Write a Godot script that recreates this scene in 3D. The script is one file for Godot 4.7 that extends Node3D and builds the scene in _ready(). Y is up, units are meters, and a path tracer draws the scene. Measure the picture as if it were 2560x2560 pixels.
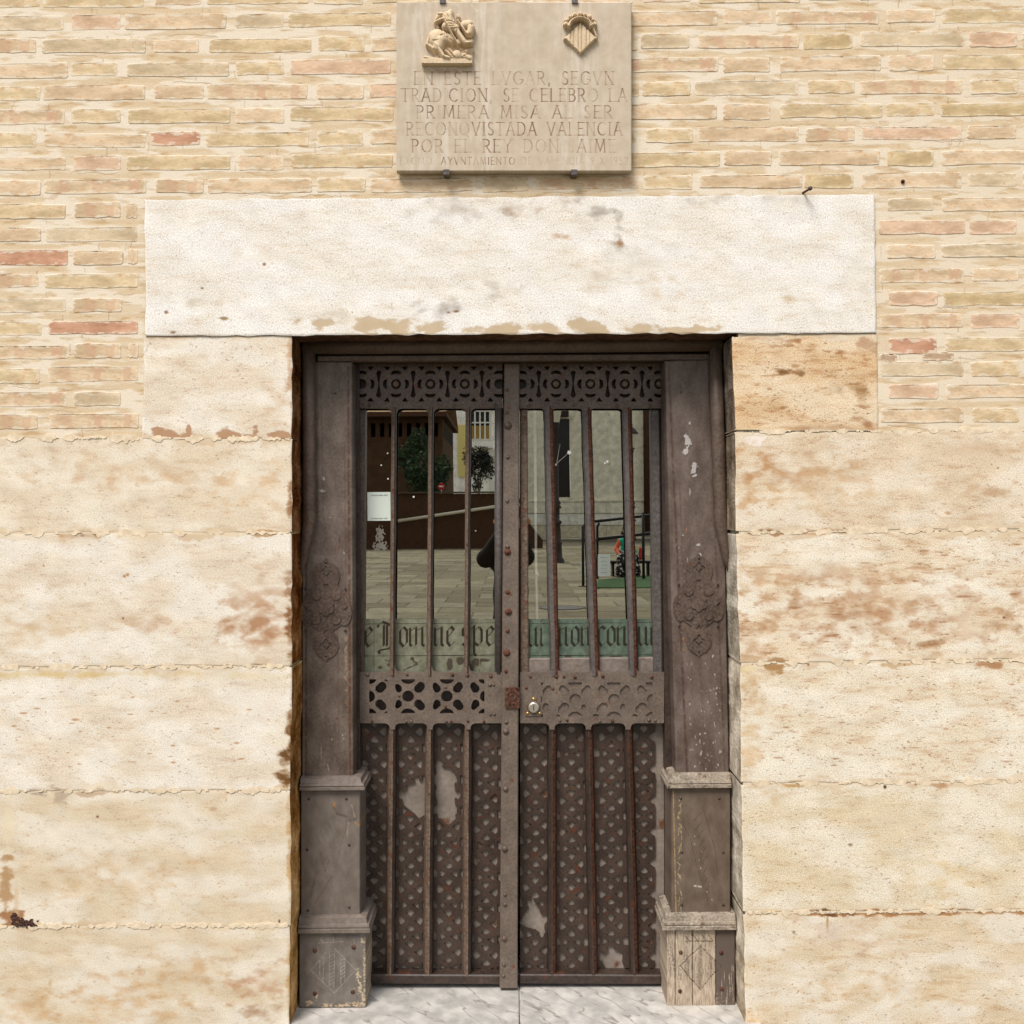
extends Node3D

# measured picture positions (2560 px photograph) are turned into metres on the plane they lie on
const F := 2567.0      # focal length in photo pixels
const D := 3.1         # camera to wall face
const CY := 1.666      # camera height
const ROLL := 0.0075   # the phone was held a little askew
const ZG := -0.262     # plane of the glass
const K := 0.84        # photo tone -> surface tone

var counts := {}
var mats := {}
var rng := RandomNumberGenerator.new()

# ------------------------------------------------------------------ helpers
class MB:
	var v := PackedVector3Array()
	var uv := PackedVector2Array()
	func tri(a: Vector3, b: Vector3, c: Vector3, ua := Vector2.ZERO, ub := Vector2.ZERO, uc := Vector2.ZERO) -> void:
		v.append(a); v.append(b); v.append(c)
		uv.append(ua); uv.append(ub); uv.append(uc)
	func quad(a: Vector3, b: Vector3, c: Vector3, d: Vector3, ua := Vector2.ZERO, ub := Vector2.ZERO, uc := Vector2.ZERO, ud := Vector2.ZERO) -> void:
		tri(a, b, c, ua, ub, uc)
		tri(a, c, d, ua, uc, ud)
	func box(lo: Vector3, hi: Vector3) -> void:
		var p := []
		for i in 8:
			p.append(Vector3(hi.x if i & 1 else lo.x, hi.y if i & 2 else lo.y, hi.z if i & 4 else lo.z))
		for f in [[4, 5, 7, 6], [1, 0, 2, 3], [0, 4, 6, 2], [5, 1, 3, 7], [6, 7, 3, 2], [0, 1, 5, 4]]:
			quad(p[f[0]], p[f[1]], p[f[2]], p[f[3]], Vector2(0, 1), Vector2(1, 1), Vector2(1, 0), Vector2(0, 0))
	func add_to(m: ArrayMesh) -> void:
		if v.is_empty():
			return
		var a := []
		a.resize(Mesh.ARRAY_MAX)
		a[Mesh.ARRAY_VERTEX] = v
		a[Mesh.ARRAY_TEX_UV] = uv
		m.add_surface_from_arrays(Mesh.PRIMITIVE_TRIANGLES, a)
	func mesh() -> ArrayMesh:
		var m := ArrayMesh.new()
		add_to(m)
		return m

func smooth(mb: MB) -> ArrayMesh:
	var st := SurfaceTool.new()
	st.begin(Mesh.PRIMITIVE_TRIANGLES)
	st.set_smooth_group(0)
	for i in mb.v.size():
		st.set_uv(mb.uv[i])
		st.add_vertex(mb.v[i])
	st.index()
	st.generate_normals()
	return st.commit()

func numbered(n: String) -> String:
	var c: int = counts.get(n, 0)
	counts[n] = c + 1
	return n if c == 0 else "%s_%03d" % [n, c]

func thing(called: String, label: String, category: String, at := Vector3.ZERO, group := "") -> Node3D:
	var o := Node3D.new()
	o.name = numbered(called)
	add_child(o, true)
	o.position = at
	o.set_meta("label", label)
	o.set_meta("category", category)
	if group != "":
		o.set_meta("group", group)
	return o

func origin_of(n: Node) -> Vector3:
	var p := Vector3.ZERO
	while n is Node3D and n != self:
		p += (n as Node3D).position
		n = n.get_parent()
	return p

# a mesh whose vertices are in world metres, put under a parent that may stand elsewhere
func part(parent: Node, called: String, m: Mesh, mat = null, at := Vector3.ZERO) -> MeshInstance3D:
	var o := MeshInstance3D.new()
	o.name = numbered(called)
	o.mesh = m
	if mat is Material:
		o.material_override = mat
	elif mat is Array:
		for i in mat.size():
			m.surface_set_material(i, mat[i])
	o.position = at - origin_of(parent)
	parent.add_child(o, true)
	return o

func structure(o: Node) -> void:
	o.set_meta("kind", "structure")

func W(u: float, v: float, z: float) -> Vector3:
	var a := u - 1280.0
	var b := v - 1280.0
	var s := (D - z) / F
	return Vector3((a - ROLL * b) * s, CY - (b + ROLL * a) * s, z)

# a point of the square behind the camera, seen mirrored in the glass
func M(u: float, v: float, z: float) -> Vector3:
	var a := u - 1280.0
	var b := v - 1280.0
	var s := (z + D - 2.0 * ZG) / F
	return Vector3((a - ROLL * b) * s, CY - (b + ROLL * a) * s, z)

# a slab from four picture corners (tl, tr, br, bl): front at z, thickness t, chamfer b (px); sides reach back
func slab(q: Array, z: float, t: float, b := 1.5, mb: MB = null) -> MB:
	if mb == null:
		mb = MB.new()
	var c := Vector2.ZERO
	for p in q:
		c += p / 4.0
	var s := (D - z) / F
	var fr := []
	var ri := []
	var bk := []
	for p in q:
		var d: Vector2 = (c - p)
		var inn: Vector2 = p + Vector2(signf(d.x), signf(d.y)) * b
		fr.append(W(inn.x, inn.y, z))
		var r := W(p.x, p.y, z)
		r.z = z - b * s
		ri.append(r)
		var k := r
		k.z = z - t
		bk.append(k)
	var uvs := [Vector2(0, 0), Vector2(1, 0), Vector2(1, 1), Vector2(0, 1)]
	mb.quad(fr[0], fr[1], fr[2], fr[3], uvs[0], uvs[1], uvs[2], uvs[3])
	for i in 4:
		var j := (i + 1) % 4
		mb.quad(fr[i], ri[i], ri[j], fr[j], uvs[i], uvs[i], uvs[j], uvs[j])
		mb.quad(ri[i], bk[i], bk[j], ri[j], uvs[i], uvs[i], uvs[j], uvs[j])
	return mb

func rect(u0: float, v0: float, u1: float, v1: float) -> Array:
	return [Vector2(u0, v0), Vector2(u1, v0), Vector2(u1, v1), Vector2(u0, v1)]

# a plate cut from a sheet: solid where f < 0 (picture pixels), marched on a grid
func plate(f: Callable, u0: float, v0: float, u1: float, v1: float, cell: float, z: float, t: float) -> ArrayMesh:
	var nx := int(ceil((u1 - u0) / cell)) + 1
	var ny := int(ceil((v1 - v0) / cell)) + 1
	var d := PackedFloat32Array()
	d.resize(nx * ny)
	var cx := (u1 - u0) / (nx - 1)
	var cyy := (v1 - v0) / (ny - 1)
	for j in ny:
		for i in nx:
			d[j * nx + i] = f.call(u0 + i * cx, v0 + j * cyy)
	var mb := MB.new()
	for j in ny - 1:
		var run := -1
		for i in nx:
			var full := false
			if i < nx - 1:
				full = d[j * nx + i] < 0 and d[j * nx + i + 1] < 0 and d[j * nx + nx + i] < 0 and d[j * nx + nx + i + 1] < 0
			if full:
				if run < 0:
					run = i
				continue
			if run >= 0:
				mb.quad(W(u0 + run * cx, v0 + j * cyy, z), W(u0 + i * cx, v0 + j * cyy, z), W(u0 + i * cx, v0 + (j + 1) * cyy, z), W(u0 + run * cx, v0 + (j + 1) * cyy, z))
				run = -1
			if i == nx - 1:
				continue
			var px := [Vector2(u0 + i * cx, v0 + j * cyy), Vector2(u0 + (i + 1) * cx, v0 + j * cyy), Vector2(u0 + (i + 1) * cx, v0 + (j + 1) * cyy), Vector2(u0 + i * cx, v0 + (j + 1) * cyy)]
			var dv := [d[j * nx + i], d[j * nx + i + 1], d[j * nx + nx + i + 1], d[j * nx + nx + i]]
			var poly := []
			var cross := []
			for k in 4:
				var n := (k + 1) % 4
				if dv[k] < 0:
					poly.append(px[k])
				if (dv[k] < 0) != (dv[n] < 0):
					var x: Vector2 = px[k].lerp(px[n], dv[k] / (dv[k] - dv[n]))
					poly.append(x)
					cross.append(x)
			if poly.size() < 3:
				continue
			var w := []
			for p in poly:
				w.append(W(p.x, p.y, z))
			for k in range(1, w.size() - 1):
				mb.tri(w[0], w[k], w[k + 1])
			if cross.size() >= 2:
				var a := W(cross[0].x, cross[0].y, z)
				var b := W(cross[1].x, cross[1].y, z)
				mb.quad(a, b, b - Vector3(0, 0, t), a - Vector3(0, 0, t))
	return mb.mesh()

func sd_box(p: Vector2, c: Vector2, h: Vector2) -> float:
	return maxf(absf(p.x - c.x) - h.x, absf(p.y - c.y) - h.y)

func sd_ell(p: Vector2, c: Vector2, h: Vector2) -> float:
	return (Vector2((p.x - c.x) / h.x, (p.y - c.y) / h.y).length() - 1.0) * minf(h.x, h.y)

func sd_tri(p: Vector2, a: Vector2, b: Vector2, c: Vector2) -> float:
	var m := (a + b + c) / 3.0
	var r := -1e9
	for e in [[a, b], [b, c], [c, a]]:
		var n: Vector2 = (e[1] - e[0]).orthogonal().normalized()
		if n.dot(m - e[0]) > 0:
			n = -n
		r = maxf(r, n.dot(p - e[0]))
	return r

func sd_seg(p: Vector2, a: Vector2, b: Vector2) -> float:
	var ab := b - a
	var t := clampf((p - a).dot(ab) / maxf(ab.length_squared(), 1e-9), 0, 1)
	return (p - a - ab * t).length()

func smin(a: float, b: float, k: float) -> float:
	var h := maxf(k - absf(a - b), 0.0) / k
	return minf(a, b) - h * h * k * 0.25

# a swept round bar through world points, radius per point
func tube(pts: Array, radii: Array, seg := 10, mb: MB = null) -> MB:
	if mb == null:
		mb = MB.new()
	var prev := []
	for i in pts.size():
		var dir: Vector3 = (pts[mini(i + 1, pts.size() - 1)] - pts[maxi(i - 1, 0)]).normalized()
		var side := dir.cross(Vector3(0, 0, 1) if absf(dir.z) < 0.9 else Vector3(1, 0, 0)).normalized()
		var up := side.cross(dir)
		var ring := []
		for k in seg:
			var a := TAU * k / seg
			ring.append(pts[i] + (side * cos(a) + up * sin(a)) * radii[i])
		if i == 0:
			for k in range(1, seg - 1):
				mb.tri(ring[0], ring[k + 1], ring[k])
		else:
			for k in seg:
				var n := (k + 1) % seg
				mb.quad(prev[k], prev[n], ring[n], ring[k])
		prev = ring
	for k in range(1, seg - 1):
		mb.tri(prev[0], prev[k], prev[k + 1])
	return mb

# turned shape around a vertical axis: profile of (radius, height)
func lathe(at: Vector3, prof: Array, seg := 12, mb: MB = null) -> MB:
	if mb == null:
		mb = MB.new()
	for i in prof.size() - 1:
		for k in seg:
			var a := TAU * k / seg
			var b := TAU * (k + 1) / seg
			var p: Vector2 = prof[i]
			var q: Vector2 = prof[i + 1]
			mb.quad(at + Vector3(cos(a) * p.x, p.y, sin(a) * p.x), at + Vector3(cos(a) * q.x, q.y, sin(a) * q.x), at + Vector3(cos(b) * q.x, q.y, sin(b) * q.x), at + Vector3(cos(b) * p.x, p.y, sin(b) * p.x))
	return mb

# moulding carried round a post: front and the sides that are free; profile of (how far out, height)
func moulding(x0: float, x1: float, zf: float, zb: float, prof: Array, left: float, right: float, slope := 0.0) -> MB:
	var mb := MB.new()
	for i in prof.size() - 1:
		var a := []
		var b := []
		for e in [[prof[i], a], [prof[i + 1], b]]:
			var o: float = e[0].x
			var y: float = e[0].y
			for c in [Vector2(x0 - o * left, zb), Vector2(x0 - o * left, zf + o), Vector2(x1 + o * right, zf + o), Vector2(x1 + o * right, zb)]:
				e[1].append(Vector3(c.x, y, c.y))
		for k in 3:
			mb.quad(a[k], a[k + 1], b[k + 1], b[k])
	for pi in [0, prof.size() - 1]:
		var o2: float = prof[pi].x
		var y2: float = prof[pi].y
		mb.quad(Vector3(x0 - o2 * left, y2, zb), Vector3(x0 - o2 * left, y2, zf + o2), Vector3(x1 + o2 * right, y2, zf + o2), Vector3(x1 + o2 * right, y2, zb))
	return mb

# ------------------------------------------------------------------ textures
func noise_bytes(w: int, h: int, sd: int, freq: float, oct: int, sx := 1.0, sy := 1.0, kind := FastNoiseLite.TYPE_SIMPLEX_SMOOTH) -> PackedByteArray:
	var n := FastNoiseLite.new()
	n.seed = sd
	n.noise_type = kind
	n.frequency = freq
	n.fractal_octaves = oct
	n.fractal_gain = 0.55
	var im := n.get_image(maxi(4, int(w / sx)), maxi(4, int(h / sy)), false, false, true)
	im.convert(Image.FORMAT_L8)
	if im.get_width() != w or im.get_height() != h:
		im.resize(w, h, Image.INTERPOLATE_CUBIC)
	return im.get_data()

func tex(im: Image) -> ImageTexture:
	return ImageTexture.create_from_image(im)

func px(c: float) -> int:
	return clampi(int(c * K), 0, 255)

# stone face: o = {light, mid, stain, streak, grain, pits}; stains = [u, v, ru, rv, [r,g,b], strength, raggedness]
func stone_image(r: Array, sc: float, sd: int, o: Dictionary, stains: Array) -> Image:
	var w := int((r[2] - r[0]) * sc)
	var h := int((r[3] - r[1]) * sc)
	var A := noise_bytes(w, h, sd, 0.012, 4, 2.2, 1.0)
	var B := noise_bytes(w, h, sd + 1, 0.07, 3, 4.5, 1.0)
	var C := noise_bytes(w, h, sd + 2, 0.35, 2)
	var E := noise_bytes(w, h, sd + 3, 0.2, 2, o.get("long", 2.0), 1.0)
	var G := noise_bytes(w, h, sd + 4, 0.03, 4, 1.6, 1.0)
	var lt: Array = o.light
	var md: Array = o.mid
	var sn: Array = o.stain
	var ks: float = o.streak
	var kg: float = o.grain
	var kp: float = o.pits
	var out := PackedFloat32Array()
	out.resize(w * h * 3)
	for i in w * h:
		var a := clampf((A[i] - 70.0) / 110.0, 0, 1)
		var s := clampf((B[i] - 132.0) / 105.0, 0, 1) * ks * 0.72 * (1.35 - a)
		s += clampf((G[i] - 140.0) / 120.0, 0, 1) * ks * 0.4
		s = minf(s, 0.9)
		var g := (C[i] - 128.0) * kg * 1.25
		var p := clampf((E[i] - 182.0) / 34.0, 0, 1) * kp * clampf((G[i] - 70.0) / 100.0, 0, 1)
		for c in 3:
			var x: float = md[c] + (lt[c] - md[c]) * a
			x += (sn[c] - x) * s
			x += g
			out[i * 3 + c] = x + (sn[c] * 0.72 - x) * p
	for s in stains:
		paint_blob(out, w, h, r, sc, s, G, C)
	return to_image(out, w, h)

func to_image(out: PackedFloat32Array, w: int, h: int) -> Image:
	var by := PackedByteArray()
	by.resize(w * h * 3)
	for i in w * h * 3:
		by[i] = px(out[i])
	return Image.create_from_data(w, h, false, Image.FORMAT_RGB8, by)

func paint_blob(out: PackedFloat32Array, w: int, h: int, r: Array, sc: float, s: Array, G: PackedByteArray, C: PackedByteArray) -> void:
	var cx: float = (s[0] - r[0]) * sc
	var cy: float = (s[1] - r[1]) * sc
	var ru: float = s[2] * sc
	var rv: float = s[3] * sc
	var rag: float = s[6] if s.size() > 6 else 0.6
	var soft: float = s[7] if s.size() > 7 else (1.5 if s[2] > 30.0 else 0.8)
	for y in range(maxi(0, int(cy - rv * 1.6)), mini(h, int(cy + rv * 1.6) + 1)):
		for x in range(maxi(0, int(cx - ru * 1.6)), mini(w, int(cx + ru * 1.6) + 1)):
			var i := y * w + x
			var e := Vector2((x - cx) / ru, (y - cy) / rv).length()
			var m: float = clampf((1.0 - e + rag * ((G[i] - 128.0) / 110.0 + (C[i] - 128.0) / 420.0)) / soft, 0, 1) * s[5]
			if m > 0:
				for c in 3:
					out[i * 3 + c] += (s[4][c] - out[i * 3 + c]) * m

# painted iron or wood panel: chips = blobs as above, lines = [u0, v0, u1, v1, width, [r,g,b], strength]
func paint_image(r: Array, sc: float, sd: int, base: Array, vary: float, chips: Array, lines: Array, grainy := 0.0) -> Image:
	var w := int((r[2] - r[0]) * sc)
	var h := int((r[3] - r[1]) * sc)
	var A := noise_bytes(w, h, sd, 0.02, 4, 1.0, 1.6)
	var C := noise_bytes(w, h, sd + 1, 0.16, 3)
	var B := noise_bytes(w, h, sd + 2, 0.25, 2, 1.0, 14.0)
	var G := noise_bytes(w, h, sd + 3, 0.08, 3)
	var out := PackedFloat32Array()
	out.resize(w * h * 3)
	for i in w * h:
		var m := (A[i] - 128.0) * vary + (C[i] - 128.0) * vary * 0.45 + (B[i] - 128.0) * grainy
		for c in 3:
			out[i * 3 + c] = base[c] + m
	for s in chips:
		paint_blob(out, w, h, r, sc, s, G, C)
	for l in lines:
		paint_line(out, w, h, r, sc, l, G)
	return to_image(out, w, h)

func paint_line(out: PackedFloat32Array, w: int, h: int, r: Array, sc: float, l: Array, G: PackedByteArray) -> void:
	var a := Vector2(l[0] - r[0], l[1] - r[1]) * sc
	var b := Vector2(l[2] - r[0], l[3] - r[1]) * sc
	var wd: float = maxf(l[4] * sc, 0.6)
	for y in range(maxi(0, int(minf(a.y, b.y) - wd - 1)), mini(h, int(maxf(a.y, b.y) + wd + 2))):
		for x in range(maxi(0, int(minf(a.x, b.x) - wd - 1)), mini(w, int(maxf(a.x, b.x) + wd + 2))):
			var i := y * w + x
			var m: float = clampf(1.0 - sd_seg(Vector2(x, y), a, b) / wd + 0.2, 0, 1) * l[6] * clampf((G[i] - 40.0) / 110.0, 0.25, 1)
			for c in 3:
				out[i * 3 + c] += (l[5][c] - out[i * 3 + c]) * m

func mat_tex(im: Image, rough := 0.9, bump := 0.0, spec := 0.3) -> StandardMaterial3D:
	var m := StandardMaterial3D.new()
	var t := tex(im)
	m.albedo_texture = t
	m.roughness = rough
	m.metallic_specular = spec
	m.texture_repeat = false
	if bump > 0:
		m.heightmap_enabled = true
		m.heightmap_texture = t
		m.heightmap_scale = bump
	return m

func mat_tri(im: Image, size: float, rough := 0.8, bump := 0.0, spec := 0.4, hm: Image = null) -> StandardMaterial3D:
	var m := mat_tex(im, rough, bump, spec)
	if hm != null:
		m.heightmap_enabled = true
		m.heightmap_texture = tex(hm)
		m.heightmap_scale = bump
	m.texture_repeat = true
	m.uv1_triplanar = true
	m.uv1_world_triplanar = true
	m.uv1_scale = Vector3.ONE / size
	return m

func mat_plain(c: Array, rough := 0.8, metal := 0.0) -> StandardMaterial3D:
	var m := StandardMaterial3D.new()
	m.albedo_color = Color(c[0] / 255.0, c[1] / 255.0, c[2] / 255.0)
	m.roughness = rough
	m.metallic = metal
	m.metallic_specular = 0.35
	return m

# seamless mottled sheet of two tones with a third coming through in patches
func mottle(n: int, sd: int, a: Array, b: Array, c: Array, patch: float, fine: float) -> Image:
	var ims := []
	for k in 3:
		var nz := FastNoiseLite.new()
		nz.seed = sd + k
		nz.frequency = [0.012, 0.1, 0.02][k]
		nz.fractal_octaves = [4, 3, 5][k]
		var im := nz.get_seamless_image(n, n, false, false, 0.15, true)
		im.convert(Image.FORMAT_L8)
		ims.append(im.get_data())
	var by := PackedByteArray()
	by.resize(n * n * 3)
	for i in n * n:
		var t: float = ims[0][i] / 255.0
		var s := clampf((ims[2][i] - 255.0 * (1.0 - patch)) / 40.0, 0, 1)
		var g: float = (ims[1][i] - 128.0) * fine
		for k in 3:
			var x: float = a[k] + (b[k] - a[k]) * t
			x += (c[k] - x) * s + g
			by[i * 3 + k] = clampi(int(x), 0, 255)
	return Image.create_from_data(n, n, false, Image.FORMAT_RGB8, by)

# far surfaces share one neutral mottled sheet, tinted
var far_tex: ImageTexture
func mat_far(a: Array, b: Array, size: float) -> StandardMaterial3D:
	if far_tex == null:
		far_tex = tex(mottle(512, 132, [206, 206, 206], [255, 255, 255], [190, 186, 178], 0.25, 0.14))
	var m := StandardMaterial3D.new()
	m.albedo_texture = far_tex
	m.albedo_color = Color((a[0] + b[0] * 1.25) / 510.0, (a[1] + b[1] * 1.25) / 510.0, (a[2] + b[2] * 1.25) / 510.0)
	m.roughness = 0.85
	m.metallic_specular = 0.3
	m.uv1_triplanar = true
	m.uv1_world_triplanar = true
	m.uv1_scale = Vector3.ONE / size
	return m

func height_image(n: int, sd: int, freq: float, oct: int) -> Image:
	var nz := FastNoiseLite.new()
	nz.seed = sd
	nz.frequency = freq
	nz.fractal_octaves = oct
	return nz.get_seamless_image(n, n, false, false, 0.15, true)

# ------------------------------------------------------------------ scene
func _ready() -> void:
	rng.seed = 20240
	var cam := Camera3D.new()
	cam.name = "camera"
	cam.fov = rad_to_deg(2.0 * atan(1280.0 / F))
	cam.position = Vector3(0, CY, D)
	cam.rotation = Vector3(0, 0, -ROLL)
	cam.near = 0.05
	cam.far = 400.0
	add_child(cam)
	cam.current = true
	var we := WorldEnvironment.new()
	we.name = "world_environment"
	var env := Environment.new()
	env.background_mode = Environment.BG_SKY
	var sky := Sky.new()
	var sm := ProceduralSkyMaterial.new()
	sm.sky_top_color = Color(0.85, 0.88, 0.93)
	sm.sky_horizon_color = Color(0.905, 0.92, 0.955)
	sm.sky_curve = 0.2
	sm.ground_bottom_color = Color(0.45, 0.42, 0.36)
	sm.ground_horizon_color = Color(0.7, 0.68, 0.62)
	sm.sky_energy_multiplier = 0.72
	sm.ground_energy_multiplier = 0.72
	sky.sky_material = sm
	env.sky = sky
	env.tonemap_mode = Environment.TONE_MAPPER_LINEAR
	env.tonemap_exposure = 2.86
	env.sdfgi_enabled = true
	env.ssao_enabled = true
	env.ssil_enabled = true
	we.environment = env
	add_child(we)
	var sun := DirectionalLight3D.new()
	sun.name = "sun"
	sun.light_color = Color(1.0, 0.985, 0.975)
	sun.light_energy = 0.5
	sun.light_angular_distance = 24.0
	sun.shadow_enabled = true
	sun.look_at_from_position(Vector3(-2.8, 8.0, 5.2), Vector3.ZERO)
	add_child(sun)

	make_materials()
	build_wall()
	build_threshold()
	build_room()
	build_plaza()
	build_frame()
	build_leaf(true)
	build_leaf(false)
	build_plaque()
	build_small_things()
	build_square_things()

func make_materials() -> void:
	var lump := height_image(256, 5, 0.05, 4)
	mats.iron = mat_tri(mottle(512, 11, [66, 52, 43], [92, 76, 65], [88, 48, 29], 0.28, 0.16), 0.6, 0.45, 0.15, 0.45, lump)
	mats.iron_pale = mat_tri(mottle(512, 12, [86, 74, 64], [108, 94, 83], [100, 62, 42], 0.2, 0.1), 0.6, 0.45, 0.1, 0.45, lump)
	mats.iron_dark = mat_tri(mottle(256, 13, [44, 33, 27], [64, 50, 41], [76, 42, 26], 0.26, 0.1), 0.5, 0.5, 0.12, 0.45, lump)
	mats.iron_blue = mat_tri(mottle(256, 14, [68, 61, 57], [90, 83, 78], [78, 50, 36], 0.24, 0.12), 0.35, 0.5, 0.15, 0.45, lump)
	mats.rust = mat_tri(mottle(256, 15, [66, 37, 25], [92, 56, 38], [54, 42, 36], 0.35, 0.25), 0.3, 0.75, 0.25, 0.35, lump)
	mats.tan_iron = mat_tri(mottle(256, 16, [84, 68, 56], [108, 91, 76], [88, 52, 32], 0.3, 0.18), 0.3, 0.55, 0.2, 0.4, lump)
	mats.frame = mat_tri(mottle(512, 17, [76, 62, 52], [100, 85, 73], [84, 54, 38], 0.25, 0.12), 0.6, 0.48, 0.2, 0.4, lump)
	mats.wood_end = mat_tri(mottle(256, 18, [112, 101, 88], [160, 147, 130], [92, 74, 58], 0.25, 0.22), 0.25, 0.8, 0.15, 0.3, lump)
	mats.grey_panel = mat_tri(mottle(256, 19, [100, 89, 80], [118, 106, 96], [94, 72, 56], 0.18, 0.1), 0.5, 0.5, 0.08, 0.4, lump)
	mats.lattice = mat_tri(mottle(512, 23, [46, 34, 27], [70, 54, 44], [78, 40, 23], 0.28, 0.06), 0.6, 0.48, 0.06, 0.45, lump)
	mats.sheet = mat_tri(mottle(256, 24, [104, 93, 83], [136, 124, 112], [92, 60, 42], 0.25, 0.08), 0.5, 0.45, 0.05, 0.45, lump)
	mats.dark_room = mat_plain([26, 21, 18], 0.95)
	# mirror-coated glazing: part of the light comes back, the rest goes straight through
	var g := StandardMaterial3D.new()
	var white := Image.create_empty(4, 4, false, Image.FORMAT_RGB8)
	white.fill(Color.WHITE)
	g.albedo_texture = tex(white)
	g.albedo_color = Color(0.97, 0.97, 0.93, 0.5)
	g.transparency = BaseMaterial3D.TRANSPARENCY_ALPHA
	g.roughness = 0.0
	g.metallic = 1.0
	mats.glass = g
	mats.brass = mat_plain([190, 160, 96], 0.35, 0.85)
	mats.steel = mat_plain([185, 178, 165], 0.35, 0.8)

# ------------------------------------------------------------------ wall
# wear that runs across the joint of two stones
var joint_stains := []
func joint_wear() -> void:
	for n in 22:
		joint_stains.append([2030 + n * 26, 2284 - n * 0.35, 22, 10 - n * 0.12, [178, 130, 86], 0.95 - n * 0.02, 0.7, 0.35])
	joint_stains += [[2070, 2283, 34, 11, [112, 76, 48], 0.85, 0.9, 0.5], [2125, 2283, 26, 9, [124, 88, 62], 0.8, 0.9, 0.5], [100, 1982, 44, 16, [184, 168, 148], 0.85, 0.9, 0.4], [150, 1986, 36, 18, [196, 174, 148], 0.8, 0.9, 0.4], [230, 1984, 44, 11, [204, 178, 146], 0.8, 0.9, 0.4], [1945, 1662, 38, 20, [186, 144, 98], 0.95, 0.5, 0.3], [1990, 1958, 40, 10, [204, 164, 116], 0.9, 0.5, 0.3], [2350, 1962, 30, 8, [190, 146, 104], 0.7, 0.9, 0.5], [2480, 1655, 46, 12, [184, 136, 94], 0.7, 1.0, 0.6], [2250, 1660, 40, 9, [206, 168, 124], 0.7, 1.0, 0.6], [1930, 1330, 70, 9, [158, 112, 74], 0.75, 0.9, 0.5], [2060, 1328, 70, 8, [190, 146, 104], 0.7, 1.0, 0.6], [655, 1334, 60, 9, [170, 124, 86], 0.7, 0.9, 0.5], [200, 1336, 90, 10, [206, 176, 140], 0.6, 1.0, 0.6], [560, 1335, 90, 10, [232, 208, 172], 0.8, 1.0, 0.6], [200, 2314, 120, 8, [222, 196, 158], 0.8, 1.0, 0.5], [520, 2312, 160, 8, [236, 216, 180], 0.8, 1.0, 0.5], [2420, 1330, 120, 12, [238, 214, 178], 0.9, 1.0, 0.5]]

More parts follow.
